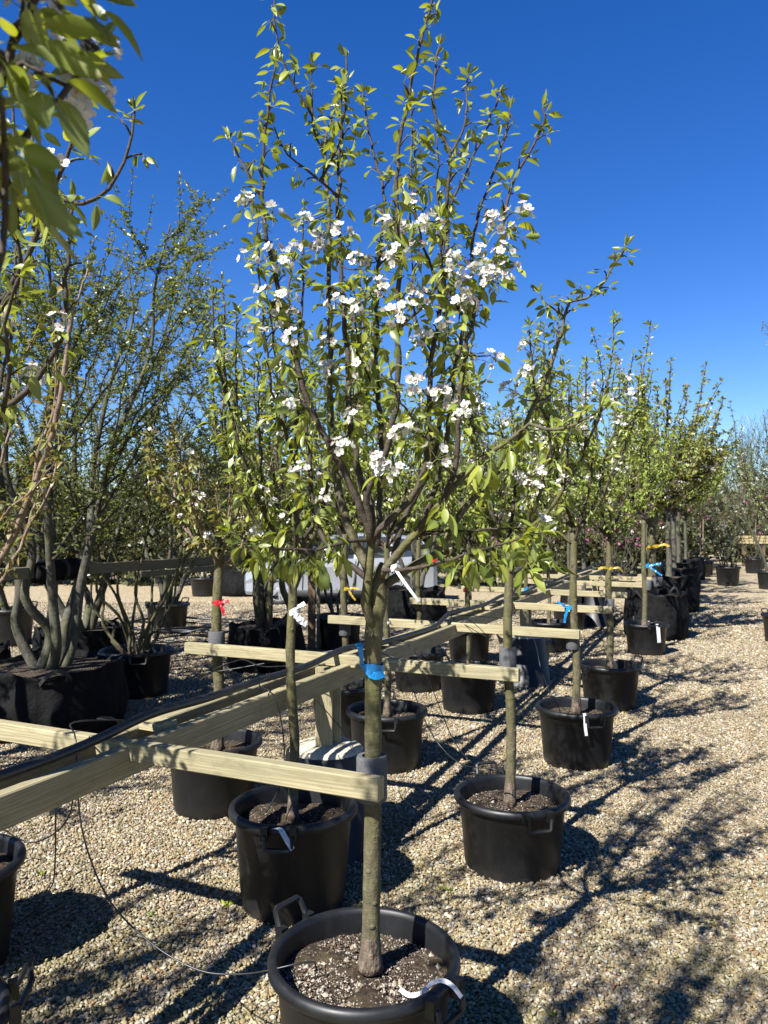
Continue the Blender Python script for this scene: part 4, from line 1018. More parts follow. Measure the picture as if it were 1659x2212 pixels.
def band(c, r, mat, label, h=0.035):
    m = MB(); ring(m, (0, 0, 0), r, h, 0.003, 18); o = m.build('trunk_band', mat, smooth=True, angle=40); o.location = c; tag(o, label, 'ribbon', 'marker ribbons on trunks')
band(W(836, 1345, 5.45), 0.026, M_WHITE, 'thin white band on the trunk behind the main pear', 0.02)
band(W(1007, 1274, 7.1), 0.026, M_RED, 'red band on the trunk behind the second cross beam')
band(W(1137, 1272, 8.75), 0.028, M_BLUE, 'blue band on the first trunk beyond the third beam', 0.05)
band(W(1186, 1226, 10.4), 0.028, M_BLUE, 'small blue band high on the farthest thin pear trunk', 0.05)
collar(W(1007, 1350, 7.1), 0.027, 'grey foam collar below the red band'); collar(W(836, 1392, 5.45), 0.027, 'grey foam collar behind the main trunk', 0.1)
collar(W(1135, 1290, 8.75), 0.03, 'grey foam collar under the far blue band')
pot_tag((0.93, 7.1 - 0.24, 0.40), 0.3, 'small white tag on the pot under the second beam end', [(0, 0.04, 0.05), (0.0, 0.0, 0.03), (-0.01, -0.035, -0.02), (-0.02, -0.04, -0.07)], 0.025)

# left row, at the far beam ends
XL, YL = -1.70, 2.97
pot(XL, YL, 'black pot cropped by the left edge, beneath the near beam', haz=100, fold=(True, True))
def bronze_extra(t):
    q = t.q
    t.limb([W(-120, 1330, 2.95), W(0, 1210, 2.85), W(60, 1080, 2.8), W(112, 940, 2.75), W(140, 800, 2.72), W(156, 665, 2.7)], 0.013, 0.0085, 7, 0.04, 0.003)
    t.limb([W(156, 668, 2.7), W(170, 645, 2.7), W(178, 610, 2.7), W(190, 580, 2.7)], 0.005, 0.003, 5, 0.03)
    t.limb([W(-60, 1180, 2.9), W(10, 1110, 2.8), W(70, 1060, 2.7), W(118, 1000, 2.6)], 0.008, 0.003, 5)
    t.limb([W(-80, 1240, 2.9), W(20, 940, 2.95), W(45, 790, 2.95), W(85, 700, 2.95)], 0.010, 0.003, 6)
pear(XL, YL, 41, 'bronze leaved young tree at the left edge with a sawn pale branch', 0.03, 1.35, 2.7, 6, 0.55, M_LEAFB, 0.045, 0.065, 0.03, 110, NEAR_T, M_REDTWIG, M_REDTWIG, subs=1, name='cherry_tree', group='potted cherry trees', extra=bronze_extra)
XL2, YL2 = -1.03, 4.65
pot(XL2, YL2, 'black pot half hidden behind the near cross beam', haz=-60, fold=(True, False))
def bare_stub(t): pass
pear(XL2 + 0.02, YL2, 42, 'low flowering cherry with a red ribbon, left of the rails', 0.034, 1.52, 2.3, 8, 0.62, M_LEAFB, 0.048, 0.032, 0.13, 60, MID_T, M_BARK, M_REDTWIG, subs=2, name='cherry_tree', group='potted cherry trees', curve=1.6, lean=(0.02, 0), bsc=0.9)
ribbon(W(471, 1302, YL2), 0.033, M_RED, 'red ribbon tied on the trunk left of the rails', [((0.02, -0.03, 0), [(0.02, -0.01, 0.01), (0.055, -0.01, 0.012)], 0.025), ((0.02, -0.03, -0.005), [(0.014, -0.01, -0.03), (0.03, -0.01, -0.065)], 0.022)], 0.034, 0.0)
collar(W(468, 1390, YL2), 0.033, 'grey foam collar on the red ribboned tree', 0.15)
LEFT = [(-0.325, 6.3, 43, 'black pot left of the concrete footing, behind the rails', 'pear with a yellow ribbon seen left of the main trunk', M_LEAF),
        (0.36, 7.97, 44, 'black pot in shade right of the main trunk, under the rail', 'leafy pear standing right behind the main trunk', M_LEAF),
        (1.07, 9.64, 45, 'distant black pot behind the paired rails', 'small pear far along the left row', M_LEAFG)]
for i, (x, y, sd_, pl, tl, lm) in enumerate(LEFT):
    pot(x, y, pl, haz=30 + 50 * i, fold=(True, True))
    pear(x, y, sd_, tl, 0.03, 1.6, 3.0, 8, 0.5, lm, spacing=0.048, bloom=0.05, branch_parts=False, subs=2, bark=M_BARK)
ribbon(W(747, 1272, 6.3), 0.031, M_YELLOW, 'yellow ribbon on the trunk left of the main pear', [((0.02, -0.03, 0), [(0.03, -0.01, 0.01), (0.09, -0.01, 0.005)], 0.02), ((0.02, -0.03, 0), [(0.03, -0.01, -0.05), (0.06, -0.01, -0.09)], 0.018)], 0.03)
collar(W(745, 1350, 6.3), 0.031, 'grey foam collar on the yellow ribboned tree', 0.17)

# the two trees whose crowns hang in at the top left
pot(-1.285, 2.0, 'black pot with a raised handle cropped at the bottom left corner', haz=28, fold=(False, False))
def m0_extra(t):
    t.limb([W(-160, 900, 1.9), W(-40, 720, 1.85), W(60, 560, 1.8), W(102, 427, 1.75), W(140, 360, 1.72), W(160, 270, 1.7), W(200, 140, 1.68)], 0.011, 0.003, 7, 0.03, 0.004)
    t.limb([W(95, 445, 1.76), W(130, 430, 1.75), W(182, 440, 1.72), W(233, 407, 1.7), W(269, 349, 1.7), W(284, 290, 1.7), W(291, 240, 1.7)], 0.006, 0.0026, 6, 0.03, 0.002)
    t.limb([W(-60, 740, 1.85), W(20, 640, 1.8), W(45, 560, 1.75), W(30, 460, 1.72), W(40, 330, 1.7), W(20, 200, 1.7)], 0.008, 0.003, 6)
    t.limb([W(-60, 930, 1.9), W(60, 840, 1.85), W(130, 730, 1.85), W(145, 600, 1.85), W(158, 440, 1.85)], 0.009, 0.004, 6)
    t.limb([W(-100, 1000, 1.9), W(0, 900, 1.8), W(20, 800, 1.75), W(10, 700, 1.7), W(40, 600, 1.65)], 0.008, 0.003, 6)
pear(-1.285, 2.0, 51, 'pear with drooping leaves and a curved bare twig reaching in at upper left', 0.028, 1.45, 3.0, 6, 0.42, M_LEAF, 0.056, 0.055, 0.22, 160, NEAR_T, subs=1, extra=m0_extra)
def z0_extra(t):
    for pts in ([(-0.72, 0.44, 1.35), (-0.62, 0.70, 1.75), (-0.47, 0.80, 2.02), (-0.40, 0.82, 2.22), (-0.34, 0.83, 2.40), (-0.31, 0.85, 2.6)],
                [(-0.72, 0.44, 1.30), (-0.62, 0.72, 1.62), (-0.46, 0.78, 1.80), (-0.41, 0.80, 1.95), (-0.40, 0.80, 2.08)],
                [(-0.62, 0.70, 1.75), (-0.52, 0.86, 2.05), (-0.41, 0.90, 2.18), (-0.36, 0.95, 2.3)]):
        t.limb([Vector(p) for p in pts], 0.010, 0.003, 7, 0.03, 0.003)
    for (px, py, Y, k) in ((60, 70, 0.80, 6), (20, 230, 0.72, 5), (150, 40, 0.82, 6), (30, 330, 0.70, 5), (110, 180, 0.78, 5), (40, 420, 0.80, 6), (5, 130, 0.75, 5), (190, 10, 0.85, 5)):
        p = W(px - 18, py - 22, Y); b = min((pp for (P, r, s) in t.limbs[-3:] for pp in P), key=lambda e: (e - p).length)
        t.twig.tube([b, b.lerp(p, 0.5) + Vector((0, 0, 0.01)), p], [0.004, 0.003, 0.003], 5)
        t.rosette(p, Vector((0, 0, 0.2)), k - 2, 0.060, (0.2, 1.2), az=0.2)
    for (px, py, Y) in ((135, 90, 0.98), (190, 130, 0.98), (165, 165, 0.98), (60, 40, 0.95), (140, 250, 1.0), (40, 170, 0.95), (180, 190, 0.98)):
        p = W(px, py, Y); t.flowers.append((p, Vector((0.5, -0.5, 0.3)).normalized()))
        b = min((pp for (P, r, s) in t.limbs[-3:] for pp in P), key=lambda e: (e - p).length); t.twig.tube([b, b.lerp(p, 0.6) + Vector((0, 0, 0.012)), p], [0.003, 0.002, 0.0015], 4)
pear(-0.72, 0.42, 52, 'out of focus pear foliage close to the lens at the top left corner', 0.03, 1.35, 3.75, 14, 0.72, M_LEAF, 0.058, 0.036, 0.10, 80, NEAR_T, subs=2, extra=z0_extra, curve=1.15, keep=lambda p: not (p.y > 0.25 and project(p)[0] > -160 and project(p)[1] > 470))

# ------------------------------------------------------------------ the row of multi-stem trees on the left
def multistem(x, y, seed, label, stems, h, spread, trunk_r, n_br, ln, leaves_sp, leafm=M_LEAFS, z0=0.45, bark=M_GREYBARK, twig=M_DARKTWIG, name='multi_stem_tree', group='multi-stem trees in bags', k=(3, 5), blossoms=None, bloom=None, low=0.35, templates=None, base_r=0.14, cat='tree'):
    t = Tree((x, y, z0), seed); q = t.q; stem_l = []; t.fine = False
    for i in range(stems):
        a = 2 * math.pi * i / stems + q.uniform(-0.3, 0.3); b0 = Vector((x + base_r * 0.6 * math.cos(a), y + base_r * 0.6 * math.sin(a), z0 - 0.03))
        sp = spread * q.uniform(0.55, 1.0); hh = h * q.uniform(0.8, 1.0); pts = [b0]
        for u in (0.08, 0.18, 0.32, 0.5, 0.7, 0.86, 1.0):
            rr = base_r * 0.6 + sp * (u ** 0.8); pts.append(Vector((x + rr * math.cos(a), y + rr * math.sin(a), z0 + (hh - z0) * u)) + Vector(q.normal(0, 0.05, 3)) * (1 if u < 0.99 else 0.3))
        P = catmull(pts, 0.09); n = len(P); rad = [trunk_r * (1 - 0.93 * (j / (n - 1)) ** 0.8) + 0.003 for j in range(n)]
        stem_l.append((P, rad)); 
        for b in range(n_br):
            j = int(n * q.uniform(low, 0.95)); p0 = P[j]; a2 = a + q.normal(0, 1.1); l2 = (hh - p0.z) * 0.5 + q.uniform(0.25, 0.7)
            el = q.uniform(0.35, 1.1)
            d = Vector((math.cos(a2) * math.cos(el), math.sin(a2) * math.cos(el), math.sin(el)))
            Q = t.limb([p0, p0 + d * l2 * 0.45 + Vector((0, 0, -0.02)), p0 + d * l2 + Vector((0, 0, 0.10 * l2))], max(0.005, rad[j] * 0.45), 0.002, 4, 0.10, 0.02)
            for s in range(int(q.integers(5, 9))):
                p1 = Q[int(len(Q) * q.uniform(0.2, 0.95))]; l3 = q.uniform(0.15, 0.45); d3 = (d + Vector(q.normal(0, 0.6, 3))).normalized()
                t.limb([p1, p1 + d3 * l3 * 0.5, p1 + d3 * l3 + Vector((0, 0, 0.03))], 0.0035, 0.0015, 3, 0.08, 0.008)
    t.dress(leaves_sp, k, ln, 0.05, bloom, (0.005, 0.03), (-0.5, 0.6), tipk=2)
    small = t.limbs; t.limbs = []
    root = t.build(name, label, cat, group, None, twig, leafm, 0, templates or FAR_T, blossoms or BLOSSOM_S, branch_parts=True)
    for (P, rad) in stem_l:
        m = MB(); m.tube(P, rad, 9, lump=0.05, r=q); m.build('stem', bark, root, org=t.base)
    m = MB()
    for (P, rad, s) in small: m.tube(P, rad, s, cap=False)
    m.build('branchwork', twig, root, org=t.base)['kind'] = 'stuff'
    return root
bag(-2.85, 6.55, 0.60, 0.53, 'huge black bag at the left holding the grey multi-stem tree', 1, handles=True)
multistem(-2.85, 6.55, 61, 'grey stemmed multi-stem tree rising from the huge black bag at left', 6, 4.6, 1.0, 0.046, 13, 0.042, 0.033, z0=0.5, base_r=0.2, low=0.22)
bag(-4.05, 4.3, 0.55, 0.52, 'black bag just outside the left edge, nearest of the big-tree row', 9)
multistem(-4.05, 4.3, 71, 'multi-stem tree just outside the left edge shading the huge bag', 6, 4.6, 1.15, 0.045, 14, 0.046, 0.05, z0=0.5, base_r=0.2, low=0.2)
bag(-3.5, 8.9, 0.52, 0.52, 'black bag behind the huge bag at left', 2)
multistem(-3.5, 8.9, 62, 'multi-stem tree standing behind the huge bag at left', 4, 4.8, 1.1, 0.05, 11, 0.044, 0.046, z0=0.5, low=0.22)
bag(-4.2, 7.6, 0.45, 0.5, 'black bag at the left edge with a twisted stem', 3)
multistem(-4.2, 7.6, 63, 'twisted multi-stem tree at the far left edge', 4, 4.4, 0.9, 0.05, 10, 0.044, 0.045, z0=0.48, low=0.22)
pot(-2.5, 7.75, 'wide black pot of the twiggy splayed shrub', haz=110, scale=(1.28, 1.28, 1.12), fold=(True, True), group='black shrub pots')
multistem(-2.5, 7.75, 64, 'twiggy splayed shrub with olive stems in a wide pot', 12, 2.7, 0.95, 0.016, 8, 0.032, 0.045, z0=0.38, bark=M_BARK, base_r=0.10, name='shrub', group='potted shrubs', low=0.45, cat='shrub')
bag(-1.42, 9.2, 0.44, 0.52, 'glossy black bag between the red ribboned tree and brown post', 4)
multistem(-1.42, 9.2, 65, 'dark multi-stem tree in the glossy bag near the brown post', 5, 3.9, 0.8, 0.045, 11, 0.044, 0.045, z0=0.5, bark=M_BARK, low=0.22)
pot(-0.62, 10.6, 'black pot with upright handles beside the brown post', haz=0, scale=(1.15, 1.15, 1.15), group='black shrub pots')
multistem(-0.62, 10.6, 66, 'thin dark shrub in the pot beside the brown post', 5, 3.0, 0.5, 0.02, 6, 0.034, 0.06, z0=0.4, base_r=0.08, name='shrub', group='potted shrubs', cat='shrub')
bag(0.55, 13.2, 0.50, 0.62, 'black bag just right of the main trunk near the silver car', 5)
multistem(0.55, 13.2, 67, 'multi-stem tree in the bag in front of the silver car tail', 4, 3.8, 0.8, 0.045, 10, 0.046, 0.055, z0=0.58, low=0.22)
pot(-3.45, 12.2, 'black pot with coiled hose around it behind the splayed shrub', haz=60, scale=(1.2, 1.2, 1.15), group='black shrub pots')
multistem(-3.45, 12.2, 68, 'green multi-stem tree in the pot beside the coiled hose', 4, 4.4, 1.0, 0.045, 9, 0.044, 0.06, z0=0.42, low=0.2)
pot(-5.3, 10.9, 'black dimpled pot low at the far left', haz=60, scale=(1.1, 1.1, 1.3), group='black shrub pots')
multistem(-5.3, 10.9, 69, 'tall multi-stem tree in the dimpled pot at far left', 4, 5.1, 1.2, 0.045, 9, 0.044, 0.06, z0=0.48, low=0.2)
# padding strapped round stem and rail
m = MB(); c = TP(-4.25, 1.32); d = (TP(1) - TP(0)).normalized()
m.tube([c + d * u + Vector((0, 0, 0.01 * math.sin(9 * u))) for u in (-0.27, -0.26, -0.14, 0.0, 0.13, 0.26, 0.27)], [0.05, 0.085, 0.095, 0.088, 0.095, 0.08, 0.05], 12, lump=0.12, r=rng)
pad = m.build('rail_padding', M_BAG); tag(pad, 'black padded bundle strapped around the rail at the multi-stem tree', 'padding')
for u in (-0.15, 0.02, 0.17):
    s = MB(); s.tube([c + d * (u - 0.018), c + d * (u + 0.018)], 0.103, 14); s.build('strap', M_STRAP, pad, smooth=False)

# coil of black hose on the gravel
m = MB(); pts = []; q = np.random.default_rng(4)
for i in range(64):
    a = i * 0.45; r = 0.55 + 0.2 * math.sin(i * 0.31) ; pts.append(Vector((-2.95 + r * 1.4 * math.cos(a), 11.5 + r * math.sin(a), 0.03 + 0.04 * abs(math.sin(i * 0.7)) + 0.18 * max(0, math.sin(i * 0.17)))))
m.tube(catmull(pts, 0.08), 0.016, 6); tag(m.build('hose_coil', M_HOSE), 'tangled coil of black hose on the gravel at the left', 'hose')

# far left pots on the yard edge
pot(-4.35, 18.6, 'round black pot far back, left of the red ribbon', haz=20, scale=(1.3, 1.3, 1.1), group='far black pots')
bag(-3.45, 18.9, 0.62, 0.62, 'wide black bag far back behind the red ribboned tree', 7, handles=False)
multistem(-3.45, 18.9, 70, 'spreading shrub in the wide bag behind the red ribbon', 6, 3.2, 0.9, 0.03, 5, 0.05, 0.07, z0=0.58, name='shrub', group='potted shrubs', cat='shrub')
multistem(-4.35, 18.6, 72, 'thin shrub in the round pot far back on the left', 4, 2.9, 0.6, 0.025, 5, 0.05, 0.07, z0=0.4, name='shrub', group='potted shrubs', base_r=0.08, cat='shrub')

# ------------------------------------------------------------------ silver car
def car(cx, cy, rz):
    o = empty('parked_car', (cx, cy, 0), 'silver hatchback parked beyond the rails, partly hidden by the main trunk', 'car', rz=rz)
    M_PAINT = plain('silver_paint', (0.27, 0.283, 0.30), 0.3, 0.6, 0.4, var=0.03)
    M_GLASS = plain('car_glass', (0.02, 0.025, 0.03), 0.06, 0.8); M_TYRE = plain('tyre_rubber', (0.015, 0.015, 0.015), 0.8); M_RIM = plain('alloy', (0.5, 0.51, 0.53), 0.3, 0.5, 0.7)
    M_LAMP = plain('red_lamp', (0.5, 0.01, 0.015), 0.2, 0.6); M_TRIM = plain('black_trim', (0.02, 0.02, 0.02), 0.6)
    # stations: x, sill z, belt z, roof z, half width, roof half width
    S = [(-2.12, 0.30, 0.62, 0.66, 0.60, 0.50), (-2.05, 0.22, 0.68, 0.72, 0.78, 0.66), (-1.7, 0.20, 0.82, 0.88, 0.87, 0.70), (-1.15, 0.20, 0.94, 1.00, 0.89, 0.70), (-0.95, 0.20, 0.97, 1.07, 0.89, 0.68),
         (-0.88, 0.20, 0.975, 1.13, 0.89, 0.67), (-0.35, 0.20, 0.99, 1.44, 0.895, 0.62), (-0.25, 0.20, 0.99, 1.47, 0.895, 0.62), (0.30, 0.20, 1.0, 1.53, 0.895, 0.63), (0.38, 0.20, 1.0, 1.53, 0.895, 0.63),
         (1.05, 0.20, 1.02, 1.51, 0.89, 0.62), (1.14, 0.20, 1.02, 1.50, 0.89, 0.62), (1.6, 0.22, 1.05, 1.44, 0.87, 0.60), (1.72, 0.24, 1.06, 1.40, 0.86, 0.58), (2.0, 0.30, 0.98, 1.05, 0.80, 0.60), (2.08, 0.36, 0.80, 0.84, 0.72, 0.55)]
    body = MB(); glass = MB(); K = 8; rows = []
    for (x, a, b, r, w, rw) in S:
        rows.append([(x, w * 0.95, a), (x, w * 0.995, a + 0.07), (x, w * 0.975, a + (b - a) * 0.5), (x, w * 1.0, b - 0.17), (x, w * 0.965, b), (x, rw, r - 0.05 if r - b > 0.2 else (b + r) / 2), (x, rw * 0.85, r - 0.005), (x, 0, r + 0.015)])
    for sgn in (1, -1):
        for i in range(len(S) - 1):
            for k in range(K - 1):
                qd = [rows[i][k], rows[i + 1][k], rows[i + 1][k + 1], rows[i][k + 1]]
                vv = [(p[0], p[1] * sgn, p[2]) for p in qd]
                gl = (k == 4 and i in (6 - 1, 7, 9, 11)) or (k in (5, 6) and i in (5, 13))
                (glass if gl else body).add(vv, [(0, 1, 2, 3) if sgn < 0 else (3, 2, 1, 0)])
        body.add([(p[0], p[1] * sgn, p[2]) for p in rows[0]] + [(rows[0][0][0], 0, rows[0][0][2])], [tuple(range(9))]); body.add([(p[0], p[1] * sgn, p[2]) for p in rows[-1]] + [(rows[-1][0][0], 0, rows[-1][0][2])], [tuple(range(9))])
    me = body.mesh('body', M_PAINT); bm = bmesh.new(); bm.from_mesh(me); bmesh.ops.remove_doubles(bm, verts=bm.verts, dist=0.001); bm.to_mesh(me); bm.free(); me.set_sharp_from_angle(angle=math.radians(14)); link('body', me, o)
    glass.build('window_glass', M_GLASS, o, smooth=False)
    for sgn in (-1, 1):
        for x in (-1.32, 1.27):
            w = MB(); prof = [(0.20, -0.10), (0.31, -0.105), (0.325, -0.08), (0.325, 0.07), (0.31, 0.10), (0.235, 0.105), (0.225, 0.09)]
            w.lathe([(r, z) for r, z in prof], 36); wo = w.build('wheel', M_TYRE, o); wo.location = (x, sgn * 0.80, 0.325); wo.rotation_euler = (math.pi / 2 * -sgn, 0, 0)
            r = MB(); r.lathe([(0.232, 0.06), (0.232, 0.098), (0.215, 0.100), (0.21, 0.06)], 36, close_bottom=False)
            for k in range(10):
                a = 2 * math.pi * (k // 2) / 5 + (0.13 if k % 2 else -0.13); rr = 0.125
                r.box((rr * math.cos(a), rr * math.sin(a), 0.085), (0.19, 0.028, 0.02), a)
            r.lathe([(0.05, 0.07), (0.05, 0.10), (0.03, 0.105), (0.002, 0.105)], 16); r.build('rim', M_RIM, wo, smooth=False)
            dk = MB(); dk.lathe([(0.21, 0.03), (0.001, 0.035)], 24, close_bottom=False); dk.build('brake_disc', M_TRIM, wo)
            ar = MB(); ar.lathe([(0.345, -0.02), (0.375, -0.012), (0.378, 0.004), (0.345, 0.01), (0.33, -0.05)], 36, close_bottom=False); ao = ar.build('wheel_arch', M_TRIM, o); ao.location = (x, sgn * 0.895, 0.335); ao.rotation_euler = (math.pi / 2 * -sgn, 0, 0)
        for x in (-0.42, 0.40): 
            h = MB(); h.box((x + 0.62, sgn * 0.887, 0.86), (0.20, 0.03, 0.025)); h.build('door_handle', M_RIM, o)
        for x in (-0.80, 0.34, 1.12):
            h = MB(); h.box((x, sgn * 0.893, 0.60), (0.010, 0.012, 0.72)); h.build('door_seam', M_TRIM, o)
        s = MB(); s.box((0, sgn * 0.865, 0.26), (1.9, 0.07, 0.13)); s.build('sill_trim', M_TRIM, o)
        t = MB(); t.box((1.93, sgn * 0.72, 0.93), (0.26, 0.22, 0.15)); t.build('tail_light', M_LAMP, o)
        mr = MB(); mr.tube([(-0.72, sgn * 0.88, 1.02), (-0.72, sgn * 0.96, 1.05), (-0.70, sgn * 1.06, 1.06)], [0.02, 0.07, 0.06], 8); mr.build('wing_mirror', M_PAINT, o)
    return o
car(-0.90, 17.2, math.radians(-3))

# ------------------------------------------------------------------ right side: big trees in bags, shrubs, far rows
def bigtree(x, y, seed, label, trunk_r, fork, top, n, spread, leafm, ln, sp, bloom, bark=M_GREYBARK, subs=5, z0=0.6, curve=1.4, k=(4, 7), bsc=1.3, name='crab_apple_tree', group='large trees in bags', extra=None):
    return pear(x, y, seed, label, trunk_r, fork, top, n, spread, leafm, ln, sp, bloom, 0, FAR_T, bark, M_TWIG, subs, name=name, group=group, k=k, branch_parts=False, r0=max(0.016, trunk_r * 0.62), curve=curve, z0=z0, sides=5, spur=(0.01, 0.09), bsc=bsc, bloom_z=(0.1, 0.62), subsp=(0.4, 1.2), extra=extra, wob=0.08)
def crab_rods(t):
    for (x1, y1, dy) in ((1385, 788, 0.3), (1450, 778, -0.2), (1525, 788, 0.1), (1562, 862, -0.4), (1348, 815, -0.3), (1322, 868, 0.4), (1485, 835, 0.5), (1580, 930, 0.2), (1420, 840, -0.5)):
        f = Vector((4.10, 11.7, 1.9)); e = W(x1, y1, 11.7 + dy); mid = f.lerp(e, 0.5) + Vector(((e.x - f.x) * 0.18, dy * 0.2, -0.10))
        P = t.limb([f, mid, e], 0.026, 0.006, 5, 0.08, 0.012)
        for j in range(2):
            p0 = P[int(len(P) * (0.35 + 0.2 * j))]; e2 = p0 + (e - p0) * 0.6 + Vector((t.q.normal(0, 0.2), t.q.normal(0, 0.2), 0.1)); t.limb([p0, p0.lerp(e2, 0.5), e2], 0.01, 0.004, 4, 0.08)
BIG = [(4.15, 11.7, 0.45, 0.68, 'big black bag with loop handle at the right of the aisle', 'large crab apple with brown trunk in the nearest right bag', 0.072, 1.85, 3.2, M_LEAFC),
       (5.75, 15.3, 0.50, 0.72, 'second black bag back in the right row', 'pale barked crab apple, second in the right bag row', 0.06, 2.0, 3.9, M_LEAFC),
       (6.95, 18.2, 0.50, 0.72, 'third black bag back in the right row', 'pale barked tree, third in the right bag row', 0.06, 2.0, 3.7, M_LEAFG),
       (8.1, 20.9, 0.50, 0.72, 'fourth black bag back in the right row', 'pale barked tree, fourth in the right bag row', 0.06, 2.05, 3.8, M_LEAFC),
       (9.6, 24.2, 0.50, 0.68, 'fifth and smallest black bag in the right row', 'farthest slim tree of the right bag row', 0.05, 2.0, 3.9, M_LEAFG)]
for i, (x, y, r, h, bl_, tl, trr_, fk, tp, lm) in enumerate(BIG):
    bag(x, y, r, h, bl_, 20 + i, group='black bags in the right row', handles=(i < 2))
    bigtree(x - 0.05, y, 80 + i, tl, trr_, fk, tp, 9, 1.15 if i < 2 else 1.0, lm, 0.085, 0.042, 0.20 if i < 2 else 0.10, z0=h * 0.9, bark=M_BARK if i == 0 else M_GREYBARK, extra=crab_rods if i == 0 else None)
collar(W(1411, 1256, 11.6), 0.09, 'wide grey foam collar on the brown trunk in the nearest right bag', 0.13, 0.05)
ribbon(W(1413, 1180, 11.65), 0.078, M_YELLOW, 'yellow ribbon on the thick brown trunk', [((0.03, -0.07, 0), [(0.09, -0.02, 0.03), (0.17, -0.02, 0.0)], 0.045), ((-0.03, -0.07, 0), [(-0.08, -0.02, 0.0), (-0.12, -0.02, -0.05)], 0.04)], 0.05)
bag(3.5, 13.4, 0.40, 0.55, 'shaded black bag behind the third and fourth trunks', 30, group='black bags in the right row')
bigtree(3.5, 13.4, 90, 'leafy tree in the shaded bag behind the fourth trunk', 0.04, 1.8, 3.1, 7, 0.9, M_LEAFG, 0.05, 0.09, 0.05, z0=0.5, group='potted fruit trees', name='fruit_tree')
pot(3.05, 12.6, 'black pot with a small white tag left of the shaded bag', haz=60, group='far black pots')
bigtree(3.05, 12.6, 91, 'slender tree in the pot left of the shaded bag', 0.03, 1.7, 3.2, 6, 0.5, M_LEAF, 0.05, 0.10, 0.1, z0=0.33, group='potted fruit trees', name='fruit_tree')
bag(4.75, 13.5, 0.46, 0.62, 'black bag directly behind the nearest right bag', 31, group='black bags in the right row')
bigtree(4.7, 13.6, 92, 'grey trunk crab apple directly behind the nearest right bag', 0.05, 1.9, 3.5, 7, 1.0, M_LEAFC, 0.06, 0.08, 0.35, z0=0.55)

# right-hand edge
pot(5.83, 11.2, 'black pot cropped by the right edge', haz=110, group='far black pots')
def right_branch(t):
    t.limb([W(1700, 1240, 11.2), W(1655, 1120, 11.0), W(1620, 1050, 10.8), W(1560, 985, 10.6), W(1500, 930, 10.4), W(1482, 905, 10.3)], 0.014, 0.004, 5, 0.08, 0.01)
    t.limb([W(1700, 1100, 11.2), W(1665, 1000, 11.2), W(1655, 930, 11.2), W(1650, 900, 11.2)], 0.012, 0.004, 5)
    t.limb([W(1710, 900, 11), W(1672, 780, 11), W(1660, 715, 11), W(1649, 700, 11), W(1646, 712, 11)], 0.01, 0.004, 5)
pear(5.88, 11.2, 93, 'flowering tree at the right edge reaching an arched branch inward', 0.03, 1.5, 3.6, 7, 0.7, M_LEAF2, 0.045, 0.06, 0.22, 0, MID_T, subs=3, branch_parts=False, group='potted fruit trees', name='fruit_tree', extra=right_branch)
pot(10.4, 20.6, 'black pot at the right edge beyond the aisle', haz=110, scale=(1.2, 1.2, 1.2), group='far black pots')
t = Tree((10.35, 20.6, 0.4), 94)
t.limb([(10.35, 20.6, 0.4), (10.15, 20.55, 1.0), (9.8, 20.5, 1.7), (9.45, 20.45, 2.5), (9.3, 20.4, 3.3)], 0.045, 0.01, 6, 0.15)
for i in range(9):
    p0 = t.limbs[0][0][int(len(t.limbs[0][0]) * (0.4 + 0.06 * i))]; a = i * 2.2
    t.limb([p0, p0 + Vector((math.cos(a) * 0.5, math.sin(a) * 0.5, 0.5)), p0 + Vector((math.cos(a) * 0.8, math.sin(a) * 0.8, 1.3))], 0.015, 0.004, 4, 0.15)
t.dress(0.09, (4, 6), 0.06, 0.3, lambda p, f: 0.2, (0.01, 0.1))
t.build('fruit_tree', 'leaning thin pale tree at the right edge far back', 'tree', 'potted fruit trees', M_GREYBARK, M_GREYBARK, M_LEAF2, 0, FAR_T, BLOSSOM_S, bsc=1.8)

MAG = [flower_cluster(240 + i, 2, 0.034, [M_PINK, M_PINK, M_STALK]) for i in range(2)]
def magnolia(x, y, seed, label, potlabel, h=2.9, n=10, sc=1.15, bloom=0.022, spread=0.8):
    pot(x, y, potlabel, haz=40, scale=(sc, sc, sc * 1.1), group='far black pots')
    multistem(x, y, seed, label, n, h, spread, 0.016, 4, 0.04, 0.12, M_LEAFS, 0.38, M_DARKTWIG, M_DARKTWIG, 'magnolia_shrub', 'potted magnolias', (1, 2), MAG, lambda p, f: bloom, 0.3, base_r=0.12, cat='shrub')
magnolia(9.8, 21.8, 101, 'twiggy magnolia with purple flowers standing alone in the aisle', 'lone black pot standing in the middle of the far aisle', 3.1, 11, 1.2, 0.012)
magnolia(13.3, 27.5, 102, 'pink magnolia shrub behind the lone magnolia', 'black pot behind the lone magnolia', 3.0)
magnolia(5.65, 18.2, 103, 'bare magnolia with pink flowers between the right trunks', 'black pot between the right trunks far back', 2.6, 8, 1.25, 0.025)
magnolia(6.3, 21.0, 104, 'small pink magnolia behind the right trunks', 'black pot with white tag behind the right trunks', 2.4, 7, 1.1, 0.03)
magnolia(4.6, 21.5, 105, 'low magnolia left of the pink ones', 'small black pot left of the pink magnolias', 2.2, 6, 1.1, 0.02)
magnolia(3.3, 19.5, 106, 'leafing shrub behind the fourth trunk of the right row', 'black pot behind the fourth trunk far back', 2.4, 7, 1.3, 0.004)
